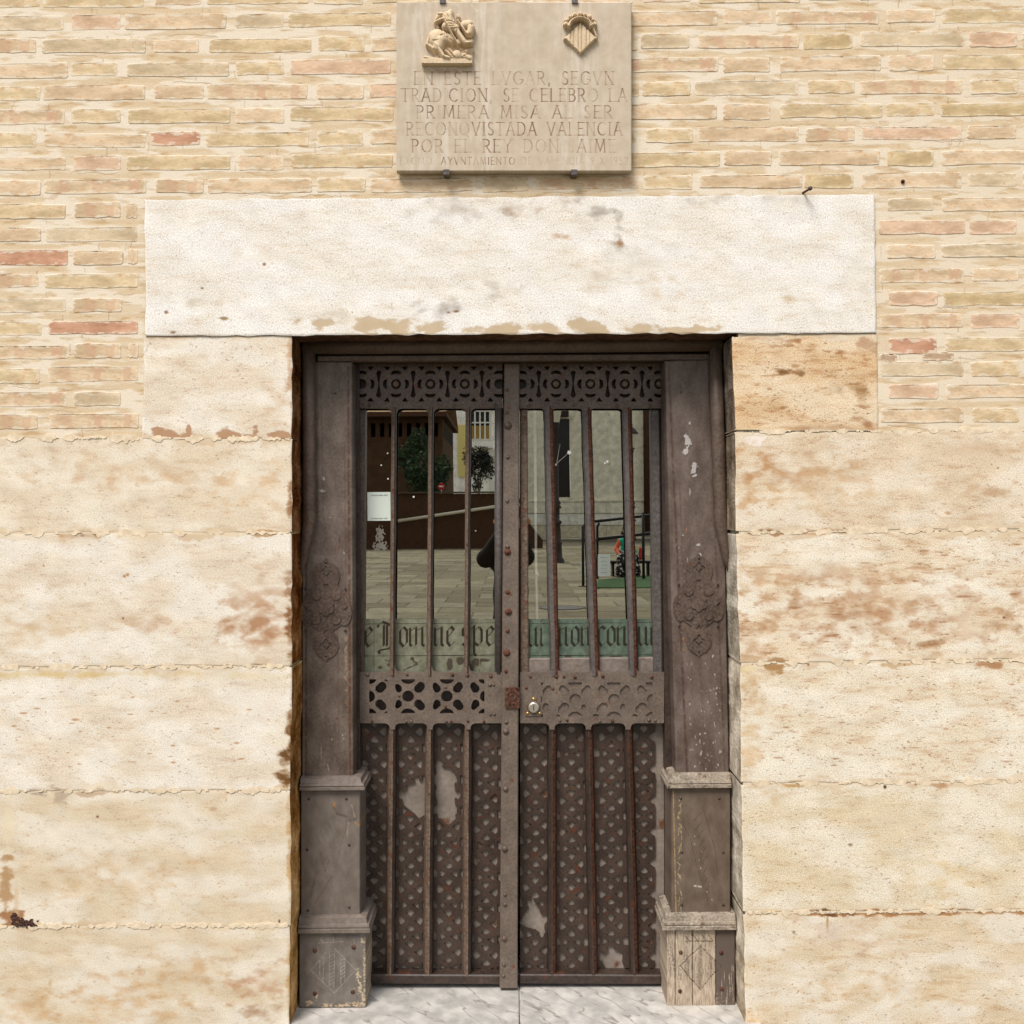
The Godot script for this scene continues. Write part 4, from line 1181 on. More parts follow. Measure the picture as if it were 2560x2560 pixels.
# ------------------------------------------------------------------ door leaves
func lattice_holes(p: Vector2, per: float) -> float:
	var y := fposmod(p.y, per)
	var d := 1e9
	var x := absf(p.x)
	for k in [0.0, per]:
		var q := Vector2(x, y - k)
		d = minf(d, sd_tri(q, Vector2(19, -7), Vector2(19, 7), Vector2(7, 0)))
		d = minf(d, sd_box(q, Vector2(38, 0), Vector2(7, 9)))
	var s := per / 78.5
	d = minf(d, maxf(sd_tri(Vector2(x, y), Vector2(-14, 12 * s), Vector2(14, 12 * s), Vector2(0, 28 * s)), (Vector2(x, y) - Vector2(0, 27 * s)).length() - 13.5))
	d = minf(d, maxf(sd_tri(Vector2(x, y), Vector2(30, 25 * s), Vector2(30, 53 * s), Vector2(12, 39 * s)), (Vector2(x, y) - Vector2(13, 39 * s)).length() - 15.0))
	d = minf(d, maxf(sd_tri(Vector2(x, y), Vector2(-14, 66 * s), Vector2(14, 66 * s), Vector2(0, 50 * s)), (Vector2(x, y) - Vector2(0, 51 * s)).length() - 13.5))
	return d

func frieze_holes(p: Vector2) -> float:
	# p relative to the nearest ring centre, repeat 86
	var x := fposmod(p.x + 43.0, 86.0) - 43.0
	var a := Vector2(absf(x), absf(p.y))
	var d := sd_ell(a, Vector2.ZERO, Vector2(12.5, 12.5))
	d = minf(d, maxf(sd_ell(a, Vector2(24, 0), Vector2(9, 12)), -sd_ell(a, Vector2(14, 0), Vector2(9.5, 16))))
	d = minf(d, maxf(sd_ell(a, Vector2(0, 26), Vector2(13, 8)), -sd_ell(a, Vector2(0, 18), Vector2(16, 7.5))))
	d = minf(d, sd_ell(a, Vector2(43, 27), Vector2(6.5, 7.0)))
	d = minf(d, sd_box(a, Vector2(43, 0), Vector2(1.2 + absf(p.y) * 0.16, 26)))
	d = minf(d, sd_tri(a, Vector2(22, 33), Vector2(14, 44), Vector2(31, 44)))
	return d

func trellis_holes(p: Vector2) -> float:
	# p relative to a circle centre, repeat 97
	var x := fposmod(p.x + 48.5, 97.0) - 48.5
	var a := Vector2(absf(x), absf(p.y))
	var d := sd_ell(a, Vector2.ZERO, Vector2(14.5, 14.5))
	var q := (a - Vector2(29.5, 22)).rotated(-PI / 4)
	d = minf(d, maxf(sd_box(q, Vector2.ZERO, Vector2(15.5, 11.0)), absf(q.x) + absf(q.y) - 20.0))
	d = minf(d, maxf(sd_ell(a, Vector2(0, 47), Vector2(19, 17)), a.y - 43.0))
	d = minf(d, maxf(sd_ell(a, Vector2(48.5, 46), Vector2(12.5, 11)), a.y - 43.0))
	return d

# a bar with a ridged face: two picture ends, width in px, ridge height; left and right facets may differ
func ridged_bar(parent: Node3D, called: String, u0: float, v0: float, u1: float, v1: float, w: float, z: float, h: float, ml: Material, mr: Material) -> void:
	var a := MB.new()
	var b := MB.new()
	var n := 14
	var nz := FastNoiseLite.new()
	nz.seed = int(u0)
	nz.frequency = 0.02
	var prev := []
	for i in n + 1:
		var t := float(i) / n
		var u := lerpf(u0, u1, t) + nz.get_noise_2d(u0, i * 40.0) * 0.9
		var v := lerpf(v0, v1, t)
		var ww := w * (1.0 + 0.12 * nz.get_noise_2d(i * 55.0, u0))
		var ring := [W(u - ww / 2, v, z), W(u - ww * 0.32, v, z + h * 0.8), W(u - ww * 0.06, v, z + h), W(u + ww * 0.08, v, z + h), W(u + ww * 0.34, v, z + h * 0.8), W(u + ww / 2, v, z)]
		if i > 0:
			for k in 5:
				(a if k < 3 else b).quad(prev[k], ring[k], ring[k + 1], prev[k + 1])
		prev = ring
	var m := ArrayMesh.new()
	a.add_to(m)
	b.add_to(m)
	part(parent, called, m, [ml, mr])

func build_leaf(left: bool) -> void:
	var label := "left iron door leaf with pierced friezes, barred window and torn lattice" if left else "right iron door leaf with the round lock, barred window and lattice"
	var leaf := thing("iron_door_leaf", label, "door", W(1075 if left else 1470, 2462, -0.26), "leaves of the iron double door")
	var zm := -0.225   # face of the plates
	var x0 := 895.0 if left else 1298.0
	var x1 := 1258.0 if left else 1668.0
	var xm0 := 897.0 if left else 1300.0
	var xm1 := 1258.0 if left else 1660.0
	var bars: Array = [[985.0, 981.0], [1078.0, 1074.0], [1171.0, 1167.0]] if left else [[1371.0, 1387.0], [1466.0, 1487.0], [1567.0, 1584.0]]
	var low: Array = [[981.0, 976.0], [1075.0, 1071.0], [1170.0, 1168.0]] if left else [[1380.0, 1380.0], [1471.0, 1483.0], [1570.0, 1586.0]]
	var smi := func(u: float, v: float, arr: Array, va: float, vb: float) -> float:
		var d := 1e9
		for b in arr:
			var c := lerpf(b[0], b[1], clampf((v - va) / (vb - va), 0, 1))
			d = minf(d, absf(u - c) - 6.0)
		return d
	# top frieze
	var ring := 990.0 if left else 1390.0
	var top := plate(func(u, v):
		var d := maxf(maxf(x0 - u, u - x1 + 2.0), maxf(904.0 - v, v - 1021.0))
		d = maxf(d, -frieze_holes(Vector2(u - ring, v - 960.0))) if v < 1010 else d
		if v > 1008: d = smin(d, smi.call(u, v, bars, 1025.0, 1680.0), 16.0)
		return d, x0 - 2, 902, x1 + 1, 1036, 2.6, zm, 0.012)
	var fz := part(leaf, "frieze", top, mats.iron)
	part(leaf, "frieze_backing", slab(rect(x0, 904, x1 - 2, 1019), zm - 0.03, 0.004, 0.0).mesh(), mats.iron_dark)
	for k in (4 if left else 4):
		var u := ring + 86.0 * k
		if u < x1 - 12:
			part(fz, "boss", dome(10.0), mats.iron_pale, W(u, 960, zm - 0.012))
	for p in ([[925, 1013], [1136, 1014], [1239, 1013]] if left else [[1322, 1015], [1436, 1012], [1542, 1015], [1624, 1015]]):
		part(fz, "rivet", dome(5.0), mats.iron, W(p[0], p[1], zm))
	# mid plate
	var circ := 1020.0 if left else 1438.0
	var cyv := 1741.0 if left else 1749.0
	var m0 := 921.0 if left else 1352.0
	var m1 := 1212.0 if left else 1632.0
	var mid := plate(func(u, v):
		var d := maxf(maxf(xm0 - u, u - xm1), maxf(1681.0 - v, v - 1808.0))
		if u > m0 and u < m1: d = maxf(d, -trellis_holes(Vector2(u - circ, v - cyv)))
		d = smin(d, smi.call(u, v, bars, 1025.0, 1680.0) if v < 1740 else smi.call(u, v, low, 1815.0, 2440.0), 16.0)
		return d, xm0 - 2, 1666, xm1 + 2, 1824, 2.6, zm, 0.012)
	var mp := part(leaf, "middle_plate", mid, mats.iron_pale)
	part(mp, "plate_backing", slab(rect(xm0 + 2, 1684, xm1 - 2, 1806), zm - (0.03 if left else 0.006), 0.004, 0.0).mesh(), mats.iron_dark if left else mats.iron_pale)
	for p in ([[919, 1687], [1018, 1687], [1131, 1687], [1169, 1688], [1227, 1690], [1225, 1712], [1234, 1712], [998, 1739], [1114, 1718], [1114, 1767], [930, 1803], [1016, 1804], [1028, 1804], [1116, 1804], [1128, 1804], [1170, 1803], [1210, 1804], [1226, 1786], [1236, 1786]] if left else [[1326, 1692], [1391, 1692], [1410, 1692], [1437, 1693], [1507, 1691], [1629, 1693], [1316, 1720], [1382, 1722], [1400, 1802], [1418, 1801], [1500, 1803], [1531, 1803], [1623, 1801], [1638, 1802]]):
		part(mp, "rivet", dome([4.0, 5.0][int(p[0]) % 2]), mats.rust if rng.randf() < (0.35 if p[1] > 1750 else 0.7) else mats.iron, W(p[0], p[1], zm))
	# lower lattice: four strips between the bars, on a sheet
	var edges := [xm0 + 1.0]
	for b in low:
		edges.append((b[0] + b[1]) / 2.0)
	edges.append(xm1 - (4.0 if left else 22.0))
	var zl := -0.268
	var torn: Array = [
		[],
		[[Vector2(1005, 1982), Vector2(1030, 1960), Vector2(1064, 1950), Vector2(1064, 2035), Vector2(1048, 2046), Vector2(1008, 2014)]],
		[[Vector2(1090, 1912), Vector2(1137, 1928), Vector2(1138, 2046), Vector2(1122, 2064), Vector2(1092, 2045)], [Vector2(1090, 1912), Vector2(1137, 1928), Vector2(1120, 1990), Vector2(1090, 1990)]],
		[]] if left else [
		[[Vector2(1331, 2246), Vector2(1362, 2298), Vector2(1362, 2334), Vector2(1298, 2312)]],
		[],
		[[Vector2(1512, 2386), Vector2(1530, 2372), Vector2(1552, 2384), Vector2(1566, 2440), Vector2(1524, 2436), Vector2(1506, 2410)]],
		[[Vector2(1650, 2400), Vector2(1650, 2450), Vector2(1596, 2450)]]]
	for k in 4:
		var a: float = edges[k] + (0.0 if k == 0 else 5.0)
		var b: float = edges[k + 1] - (0.0 if k == 3 else 5.0)
		var c := (a + b) / 2.0
		var ph: float = ([1864.0, 1864.0, 1864.0, 1872.0] if left else [1866.0, 1884.0, 1882.0, 1882.0])[k] + (6.0 if left else 0.0)
		var jg := FastNoiseLite.new()
		jg.seed = k + 50
		jg.frequency = 0.03
		var holes: Array = torn[k]
		var pl := plate(func(u, v):
			var d := maxf(maxf(a - u, u - b), maxf(1800.0 - v, v - 2438.0))
			var n := jg.get_noise_2d(u, v) * 2.0
			d = maxf(d, -(lattice_holes(Vector2(u - c + n, v - ph), 78.5) - 2.0 + n * 0.5))
			for poly in holes:
				var s := -1e9
				var mid2 := Vector2.ZERO
				for q in poly: mid2 += q / poly.size()
				for e in poly.size():
					var e0: Vector2 = poly[e]
					var e1: Vector2 = poly[(e + 1) % poly.size()]
					var nn := (e1 - e0).orthogonal().normalized()
					if nn.dot(mid2 - e0) > 0: nn = -nn
					s = maxf(s, nn.dot(Vector2(u, v) - e0))
				d = maxf(d, -(s + n * 2.0))
			return d, a - 1, 1798, b + 1, 2440, 2.4, zl, 0.006)
		part(leaf, "lattice", pl, mats.lattice)
	part(leaf, "backing_sheet", slab([Vector2(xm0, 1790), Vector2(xm1, 1790), Vector2(xm1, 2445), Vector2(xm0, 2445)], zl - 0.009, 0.004, 0.0).mesh(), mats.sheet)
	# bars
	for b in bars:
		ridged_bar(leaf, "bar", b[0], 1018, b[1], 1690, 14.0 if left else 25.0, zm - 0.014, 0.018, mats.tan_iron if left else mats.iron_blue, mats.iron_dark if left else mats.rust)
	for b in low:
		ridged_bar(leaf, "bar", b[0], 1800, b[1], 2440, 25.0, zl - 0.002, 0.042, mats.tan_iron if left else mats.iron_dark, mats.iron_dark if left else mats.rust)
	# stiles and rails
	part(leaf, "bottom_rail", slab([Vector2(x0, 2436), Vector2(x1, 2438), Vector2(x1, 2462), Vector2(x0, 2460)], zm - 0.002, 0.05, 3.0).mesh(), mats.iron_dark)
	if left:
		part(leaf, "stile", slab([Vector2(882, 902), Vector2(899, 902), Vector2(900, 2460), Vector2(884, 2460)], zm + 0.004, 0.05, 1.5).mesh(), mats.iron_dark)
		part(leaf, "window_frame", slab([Vector2(896, 1022), Vector2(913, 1022), Vector2(909, 1684), Vector2(896, 1684)], zm - 0.012, 0.04, 3.0).mesh(), mats.iron)
		part(leaf, "window_frame", smooth(tube([W(1247, 1020, zm - 0.012), W(1247, 1350, zm - 0.012), W(1247, 1684, zm - 0.012)], [10.5 * 0.0013, 10.5 * 0.0013, 10.5 * 0.0013], 12)), mats.iron_blue)
	else:
		part(leaf, "stile", slab([Vector2(1652, 902), Vector2(1668, 902), Vector2(1690, 1960), Vector2(1664, 1960)], zm + 0.004, 0.05, 1.5).mesh(), mats.iron_dark)
		part(leaf, "window_frame", slab([Vector2(1300, 1022), Vector2(1319, 1022), Vector2(1322, 1684), Vector2(1300, 1684)], zm - 0.012, 0.04, 3.0).mesh(), mats.tan_iron)
		part(leaf, "window_frame", slab([Vector2(1627, 1022), Vector2(1650, 1022), Vector2(1658, 1684), Vector2(1633, 1684)], zm - 0.012, 0.04, 4.0).mesh(), mats.iron_blue)
		part(leaf, "window_frame", slab([Vector2(1316, 1646), Vector2(1640, 1643), Vector2(1650, 1690), Vector2(1316, 1690)], zm - 0.02, 0.04, 3.0).mesh(), mats.grey_panel)
	# glass
	var gl := MB.new()
	var ga := W(x0 - 4, 1000, ZG)
	var gb := W(x1 + 4, 1692, ZG)
	gl.quad(Vector3(ga.x, ga.y, ZG), Vector3(gb.x, ga.y, ZG), Vector3(gb.x, gb.y, ZG), Vector3(ga.x, gb.y, ZG))
	var pane := part(leaf, "glass_pane", gl.mesh(), mats.glass)
	mats.chip = mat_plain([225, 222, 214], 0.5)
	for p in ([[969, 1133, 2.0], [953, 1163, 1.8], [970, 1197, 2.0], [1034, 1242, 2.2], [1189, 1327, 1.4]] if left else [[1423, 1131, 4.4], [1390, 1162, 2.2], [1518, 1154, 3.0], [1512, 1158, 2.0]]):
		var ch := plate(func(u, v): return Vector2(u - p[0], v - p[1]).length() - p[2] * (1.0 + 0.35 * sin(5.0 * atan2(v - p[1], u - p[0]))), p[0] - 10, p[1] - 10, p[0] + 10, p[1] + 10, 1.0, ZG + 0.0015, 0.001)
		part(pane, "chipped_spot", ch, mats.chip)
	if not left:
		# cracks running from the star
		for e in [[1390, 1160, 1423, 1131], [1392, 1156, 1400, 1110], [1423, 1131, 1440, 1110], [1424, 1140, 1426, 1230]]:
			part(pane, "crack", tube([W(e[0], e[1], ZG + 0.001), W(e[2], e[3], ZG + 0.001)], [0.0006, 0.0003], 5).mesh(), mats.chip)
	# centre cover strip sits on the right leaf
	if not left:
		var st := part(leaf, "cover_strip", slab([Vector2(1260, 908), Vector2(1299, 908), Vector2(1294, 2472), Vector2(1249, 2472)], zm + 0.016, 0.04, 2.5).mesh(), mats.iron_pale)
		for p in [[1268, 975, 5], [1268, 1032, 5], [1270, 1064, 10], [1269, 1143, 5.5], [1268, 1253, 5], [1269, 1367, 6], [1269, 1380, 9], [1269, 1480, 6], [1271, 1529, 9], [1269, 1577, 5.5], [1267, 1632, 9], [1265, 1678, 5], [1266, 1806, 5], [1265, 1829, 8], [1264, 1973, 7], [1262, 2123, 8], [1263, 2237, 5], [1263, 2262, 5], [1261, 2347, 7], [1260, 2412, 5], [1259, 2440, 5]]:
			part(st, "rivet", dome(p[2]), mats.rust if (p[1] > 1370 and p[1] < 1700) else mats.iron, W(p[0], p[1], zm + 0.016))
		var orn := plate(func(u, v):
			var p := Vector2(u - 1281, v - 1745)
			var d := sd_box(p, Vector2.ZERO, Vector2(18, 26))
			d = maxf(d, -absf(sd_ell(p, Vector2(0, -3), Vector2(13, 13)) + 2.0) + 1.5)
			d = maxf(d, -sd_ell(p, Vector2(0, -3), Vector2(4, 4)))
			for sx in [-1.0, 1.0]:
				d = maxf(d, -sd_tri(p, Vector2(sx * 4, 13), Vector2(sx * 12, 22), Vector2(sx * 2, 22)))
				d = maxf(d, -sd_tri(p, Vector2(sx * 16, -24), Vector2(sx * 16, -15), Vector2(sx * 7, -24)))
			return d, 1260, 1716, 1302, 1774, 1.6, zm + 0.0215, 0.006)
		part(st, "ornament_plate", orn, mats.rust)
		# lock
		var lk := plate(func(u, v):
			var p := Vector2(u - 1333, v - 1770)
			return minf(minf(sd_ell(p, Vector2(0, -2), Vector2(17, 17)), sd_ell(p, Vector2(0, -22), Vector2(7, 7))), minf(sd_ell(p, Vector2(-15, 13), Vector2(7, 7)), minf(sd_ell(p, Vector2(15, 13), Vector2(7, 7)), sd_box(p, Vector2(0, 5), Vector2(17, 15))))), 1304, 1736, 1362, 1800, 1.6, zm + 0.004, 0.006)
		var lp := part(leaf, "lock_plate", lk, mats.tan_iron)
		var c := W(1334, 1768, zm + 0.004)
		var cyl := MB.new()
		tube([c, c + Vector3(0, 0, 0.009), c + Vector3(0, 0, 0.0105)], [0.0165, 0.0165, 0.014], 22, cyl)
		part(lp, "lock_cylinder", cyl.mesh(), mats.steel)
		var slot := MB.new()
		slot.box(c + Vector3(-0.0012, -0.008, 0.0106), c + Vector3(0.0012, 0.008, 0.0112))
		part(lp, "keyhole", slot.mesh(), mats.dark_room)
		for p in [[1334, 1747], [1319, 1783], [1349, 1783]]:
			part(lp, "screw", dome(4.0), mats.brass, W(p[0], p[1], zm + 0.004))

# ------------------------------------------------------------------ plaque
func relief(f: Callable, u0: float, v0: float, u1: float, v1: float, cell: float, z: float) -> ArrayMesh:
	var nx := int((u1 - u0) / cell) + 1
	var ny := int((v1 - v0) / cell) + 1
	var hs := PackedFloat32Array()
	hs.resize(nx * ny)
	for j in ny:
		for i in nx:
			hs[j * nx + i] = f.call(u0 + i * cell, v0 + j * cell)
	var mb := MB.new()
	for j in ny - 1:
		for i in nx - 1:
			var k := [j * nx + i, j * nx + i + 1, (j + 1) * nx + i + 1, (j + 1) * nx + i]
			if maxf(maxf(hs[k[0]], hs[k[1]]), maxf(hs[k[2]], hs[k[3]])) <= 0.0:
				continue
			var p := []
			for e in [[i, j, k[0]], [i + 1, j, k[1]], [i + 1, j + 1, k[2]], [i, j + 1, k[3]]]:
				p.append(W(u0 + e[0] * cell, v0 + e[1] * cell, z) + Vector3(0, 0, maxf(hs[e[2]], -0.003)))
			mb.quad(p[0], p[1], p[2], p[3])
	return smooth(mb)

func build_plaque() -> void:
	var z := 0.034
	var pq := thing("stone_plaque", "beige carved stone plaque with horseman, shield and lettering above the lintel", "plaque", W(1285, 432, 0.02))
	var rc := [991.0, 5.0, 1579.0, 428.0]
	var sc := 1.8
	var iw := int((rc[2] - rc[0]) * sc)
	var ih := int((rc[3] - rc[1]) * sc)
	var A := noise_bytes(iw, ih, 811, 0.012, 4)
	var C := noise_bytes(iw, ih, 812, 0.3, 2)
	var V := noise_bytes(iw, ih, 813, 0.03, 4, 1.0, 9.0)
	var G := noise_bytes(iw, ih, 814, 0.03, 4)
	var out := PackedFloat32Array()
	out.resize(iw * ih * 3)
	for i in iw * ih:
		var t := A[i] / 255.0
		var g := (C[i] - 128.0) * 0.1
		# lime has run down in pale streaks
		var x := (float(i % iw) / iw) * 588.0
		var run := maxf(maxf(exp(-pow((x - 60.0) / 34.0, 2.0)), exp(-pow((x - 118.0) / 26.0, 2.0))), maxf(exp(-pow((x - 218.0) / 30.0, 2.0)), exp(-pow((x - 448.0) / 46.0, 2.0))))
		var s := clampf((V[i] - 104.0) / 70.0, 0, 1) * (0.1 + 0.42 * run) * (0.5 + A[i] / 255.0)
		var base := [lerpf(202, 222, t), lerpf(184, 204, t), lerpf(158, 180, t)]
		for c in 3:
			var b0: float = base[c]
			out[i * 3 + c] = b0 + ([234, 222, 206][c] - b0) * s + g
	paint_blob(out, iw, ih, rc, sc, [1133, 24, 14, 14, [206, 190, 164], 0.9, 0.1, 0.2], G, C)
	paint_line(out, iw, ih, rc, sc, [1178, 12, 1190, 24, 1.6, [240, 226, 200], 0.9], G)
	paint_line(out, iw, ih, rc, sc, [1190, 24, 1210, 32, 1.6, [240, 226, 200], 0.9], G)
	paint_blob(out, iw, ih, rc, sc, [1110, 178, 70, 8, [176, 140, 108], 0.55, 0.6, 0.8], G, C)
	var q := RandomNumberGenerator.new()
	q.seed = 31
	var lines := [["EN ESTE LVGAR, SEGVN", 1034, 1535, 179, 32.0], ["TRADICION, SE CELEBRO LA", 1002, 1568, 222, 32.0], ["PRIMERA MISA AL SER", 1040, 1531, 265, 31.0], ["RECONQVISTADA VALENCIA", 1015, 1556, 307, 32.0], ["POR EL REY DON JAIME", 1028, 1540, 350, 32.0], ["EXCMO. AYVNTAMIENTO DE VALENCIA 9-X-1952", 998, 1571, 395, 18.0]]
	for l in lines:
		var total := 0.0
		for ch in l[0]:
			total += CAPS[ch][0] + 0.3
		var kx: float = (l[2] - l[1]) / (total - 0.3)
		var x: float = l[1]
		var n := 0
		for ch in l[0]:
			var depth := q.randf_range(0.3, 0.95)
			if l[4] < 20.0:
				depth = 0.85 if (n >= 7 and n < 20) else 0.26
			var hh: float = l[4]
			var wd := 2.0 if hh > 20.0 else 1.35
			for k in range(1, CAPS[ch].size()):
				var st: Array = CAPS[ch][k]
				var pts := []
				if st.size() == 4:
					pts = [Vector2(st[0], st[1]), Vector2(st[2], st[3])]
				else:
					for m in 13:
						var an := deg_to_rad(lerpf(st[4], st[5], m / 12.0))
						pts.append(Vector2(st[0] + cos(an) * st[2], st[1] + sin(an) * st[3]))
				for m in pts.size() - 1:
					var a2: Vector2 = pts[m]
					var b2: Vector2 = pts[m + 1]
					var thin := 0.75 if absf(a2.y - b2.y) < absf(a2.x - b2.x) * 0.6 else 1.0
					paint_line(out, iw, ih, rc, sc, [x + a2.x * kx, l[3] + a2.y * hh, x + b2.x * kx, l[3] + b2.y * hh, wd * thin, [124, 90, 64], depth * q.randf_range(0.45, 1.0)], V)
				if st.size() == 4 and hh > 20.0:
					for e in [pts[0], pts[1]]:
						if e.y == 0.0 or e.y == 1.0:
							paint_line(out, iw, ih, rc, sc, [x + e.x * kx - 3.5, l[3] + e.y * hh, x + e.x * kx + 3.5, l[3] + e.y * hh, 1.2, [150, 116, 88], depth * 0.8], G)
			x += (CAPS[ch][0] + 0.3) * kx
			n += 1
	var face := mat_tex(to_image(out, iw, ih), 0.9, 0.35, 0.25)
	var m := mat_tri(mottle(256, 81, [186, 164, 134], [204, 184, 154], [170, 140, 110], 0.16, 0.14), 0.2, 0.9, 0.1, 0.25)
	part(pq, "slab", slab(rect(rc[0], rc[1], rc[2], rc[3]), z, 0.026, 2.0).mesh(), face)
	# worn, pale washed patches are in the stone; the two carvings stand proud
	var caps := [[300, 1430, 1390, 1445, 62, 0.6], [330, 1340, 800, 1420, 50, 0.75], [620, 880, 640, 900, 230, 1.0], [690, 950, 650, 1080, 140, 1.15], [640, 1120, 770, 1330, 58, 1.1], [770, 1335, 900, 1370, 55, 1.0], [420, 860, 380, 1020, 46, 0.7], [380, 1020, 520, 1130, 50, 0.75], [480, 1120, 560, 1190, 40, 0.6], [720, 800, 980, 930, 120, 0.9], [980, 930, 1150, 990, 80, 0.7], [870, 360, 950, 600, 125, 1.1], [830, 610, 1060, 660, 110, 1.2], [930, 230, 930, 300, 70, 0.6], [650, 320, 590, 500, 60, 0.9], [590, 510, 770, 430, 52, 1.05], [620, 580, 640, 620, 40, 0.6], [800, 330, 700, 300, 60, 0.8], [780, 470, 1130, 1090, 20, 1.5], [1090, 730, 1270, 1000, 74, 1.25], [1280, 1035, 1430, 1020, 50, 1.2], [1250, 560, 1380, 540, 110, 0.9], [1430, 640, 1400, 760, 100, 1.05], [1340, 810, 1420, 820, 46, 0.8], [1110, 480, 1330, 800, 34, 1.1], [1120, 360, 1140, 400, 50, 0.9], [1100, 1290, 1120, 1290, 135, 0.95], [1270, 1310, 1400, 1370, 82, 0.9], [830, 1200, 1000, 1350, 40, 0.9], [920, 1170, 1040, 1330, 30, 1.0], [1170, 1150, 1190, 1190, 26, 0.9], [1310, 1190, 1330, 1230, 26, 0.9], [1300, 950, 1440, 930, 60, 0.5], [1330, 1150, 1420, 1150, 80, 0.35]]
	var k := 1.0 / 9.66
	var depth := 0.026
	var cuts := [[850, 500, 1060, 520, 16], [870, 570, 1080, 600, 16], [840, 640, 1030, 640, 14], [720, 640, 760, 800, 18], [800, 690, 900, 880, 16], [520, 960, 640, 960, 18], [700, 840, 800, 810, 16], [400, 800, 380, 1000, 14], [440, 830, 410, 1040, 14], [860, 1190, 980, 1350, 14], [890, 1170, 1020, 1350, 14], [830, 1230, 960, 1370, 14], [1180, 1180, 1200, 1300, 14], [1260, 1330, 1360, 1280, 16], [1100, 740, 1080, 900, 16], [1200, 480, 1180, 640, 18], [1330, 640, 1360, 760, 20], [1440, 560, 1500, 640, 20], [640, 340, 760, 320, 18], [560, 500, 680, 410, 18], [820, 300, 900, 420, 18], [980, 300, 1000, 480, 22], [1030, 360, 1080, 440, 22], [400, 1300, 700, 1390, 14], [560, 1060, 600, 1140, 18], [960, 700, 1100, 690, 16], [850, 870, 1010, 990, 14]]
	var hf := func(u: float, v: float) -> float:
		var p := Vector2((u - 1030.0) / k, (v - 10.0) / k)
		var h := -0.01
		for c in caps:
			var d: float = sd_seg(p, Vector2(c[0], c[1]), Vector2(c[2], c[3])) / c[4]
			if d < 1.0:
				h = maxf(h, depth * c[5] * (0.35 + 0.65 * sqrt(1.0 - d * d)))
		if h > 0.006:
			for c in cuts:
				var d: float = sd_seg(p, Vector2(c[0], c[1]), Vector2(c[2], c[3])) / c[4]
				if d < 1.0: h -= 0.0055 * (1.0 - d)
		# back ground of the carving and its ledge
		if p.x > 240 and p.x < 1460 and p.y > 1380 and p.y < 1500: h = maxf(h, depth * 0.75)
		if p.x > 620 + (1490 - p.y) * -0.3 and p.x < 1465 and p.y > 880 and p.y < 1490: h = maxf(h, depth * 0.2)
		return h
	part(pq, "horseman_relief", relief(hf, 1046, 20, 1200, 172, 1.25, z), m)
	var sf := func(u: float, v: float) -> float:
		var p := Vector2((u - 1390.0) * 13.8, (v - 10.0) * 13.8)
		var h := -0.01
		var dd := absf(p.x - 838) / 585.0 + absf(p.y - 1235) / 575.0
		if dd < 1.0:
			h = 0.014 * clampf((1.0 - dd) * 9.0, 0.3, 1.0)
			for g in [500, 605, 770, 885, 1040, 1160]:
				if absf(p.x - g) < 22: h -= 0.004
		var r := Vector2((p.x - 820) / 370.0, (p.y - 900) / 300.0).length()
		if r > 0.86 and r < 1.18 and p.y < 900: h = maxf(h, 0.03 - absf(r - 1.02) * 0.05)
		for n in 9:
			var an := PI + PI * (n + 0.5) / 9.0
			var c := Vector2(820 + cos(an) * 500, 860 + sin(an) * 430)
			var d := (p - c).length() / (90.0 if n % 2 == 0 else 70.0)
			if d < 1.0: h = maxf(h, 0.024 * (0.5 + 0.5 * sqrt(1.0 - d * d)) - (0.006 if fposmod(p.x * 0.03, 2.0) < 0.6 else 0.0))
		for c in [[1310, 640, 1280, 850, 80], [1270, 900, 1390, 1180, 36], [300, 1250, 320, 1260, 50], [1370, 1240, 1375, 1250, 40], [330, 620, 400, 690, 60]]:
			var d: float = sd_seg(p, Vector2(c[0], c[1]), Vector2(c[2], c[3])) / c[4]
			if d < 1.0: h = maxf(h, 0.016 * (0.4 + 0.6 * sqrt(1.0 - d * d)))
		return h
	part(pq, "shield_relief", relief(sf, 1402, 26, 1500, 146, 1.1, z), m)
	for p in [[1116, 431], [1435, 431], [1107, 3], [1437, 3]]:
		var cl := MB.new()
		var c := W(p[0], p[1], z)
		cl.box(c + Vector3(-0.009, -0.008, -0.05), c + Vector3(0.009, 0.007, 0.006))
		part(pq, "clip", cl.mesh(), mats.iron_blue)

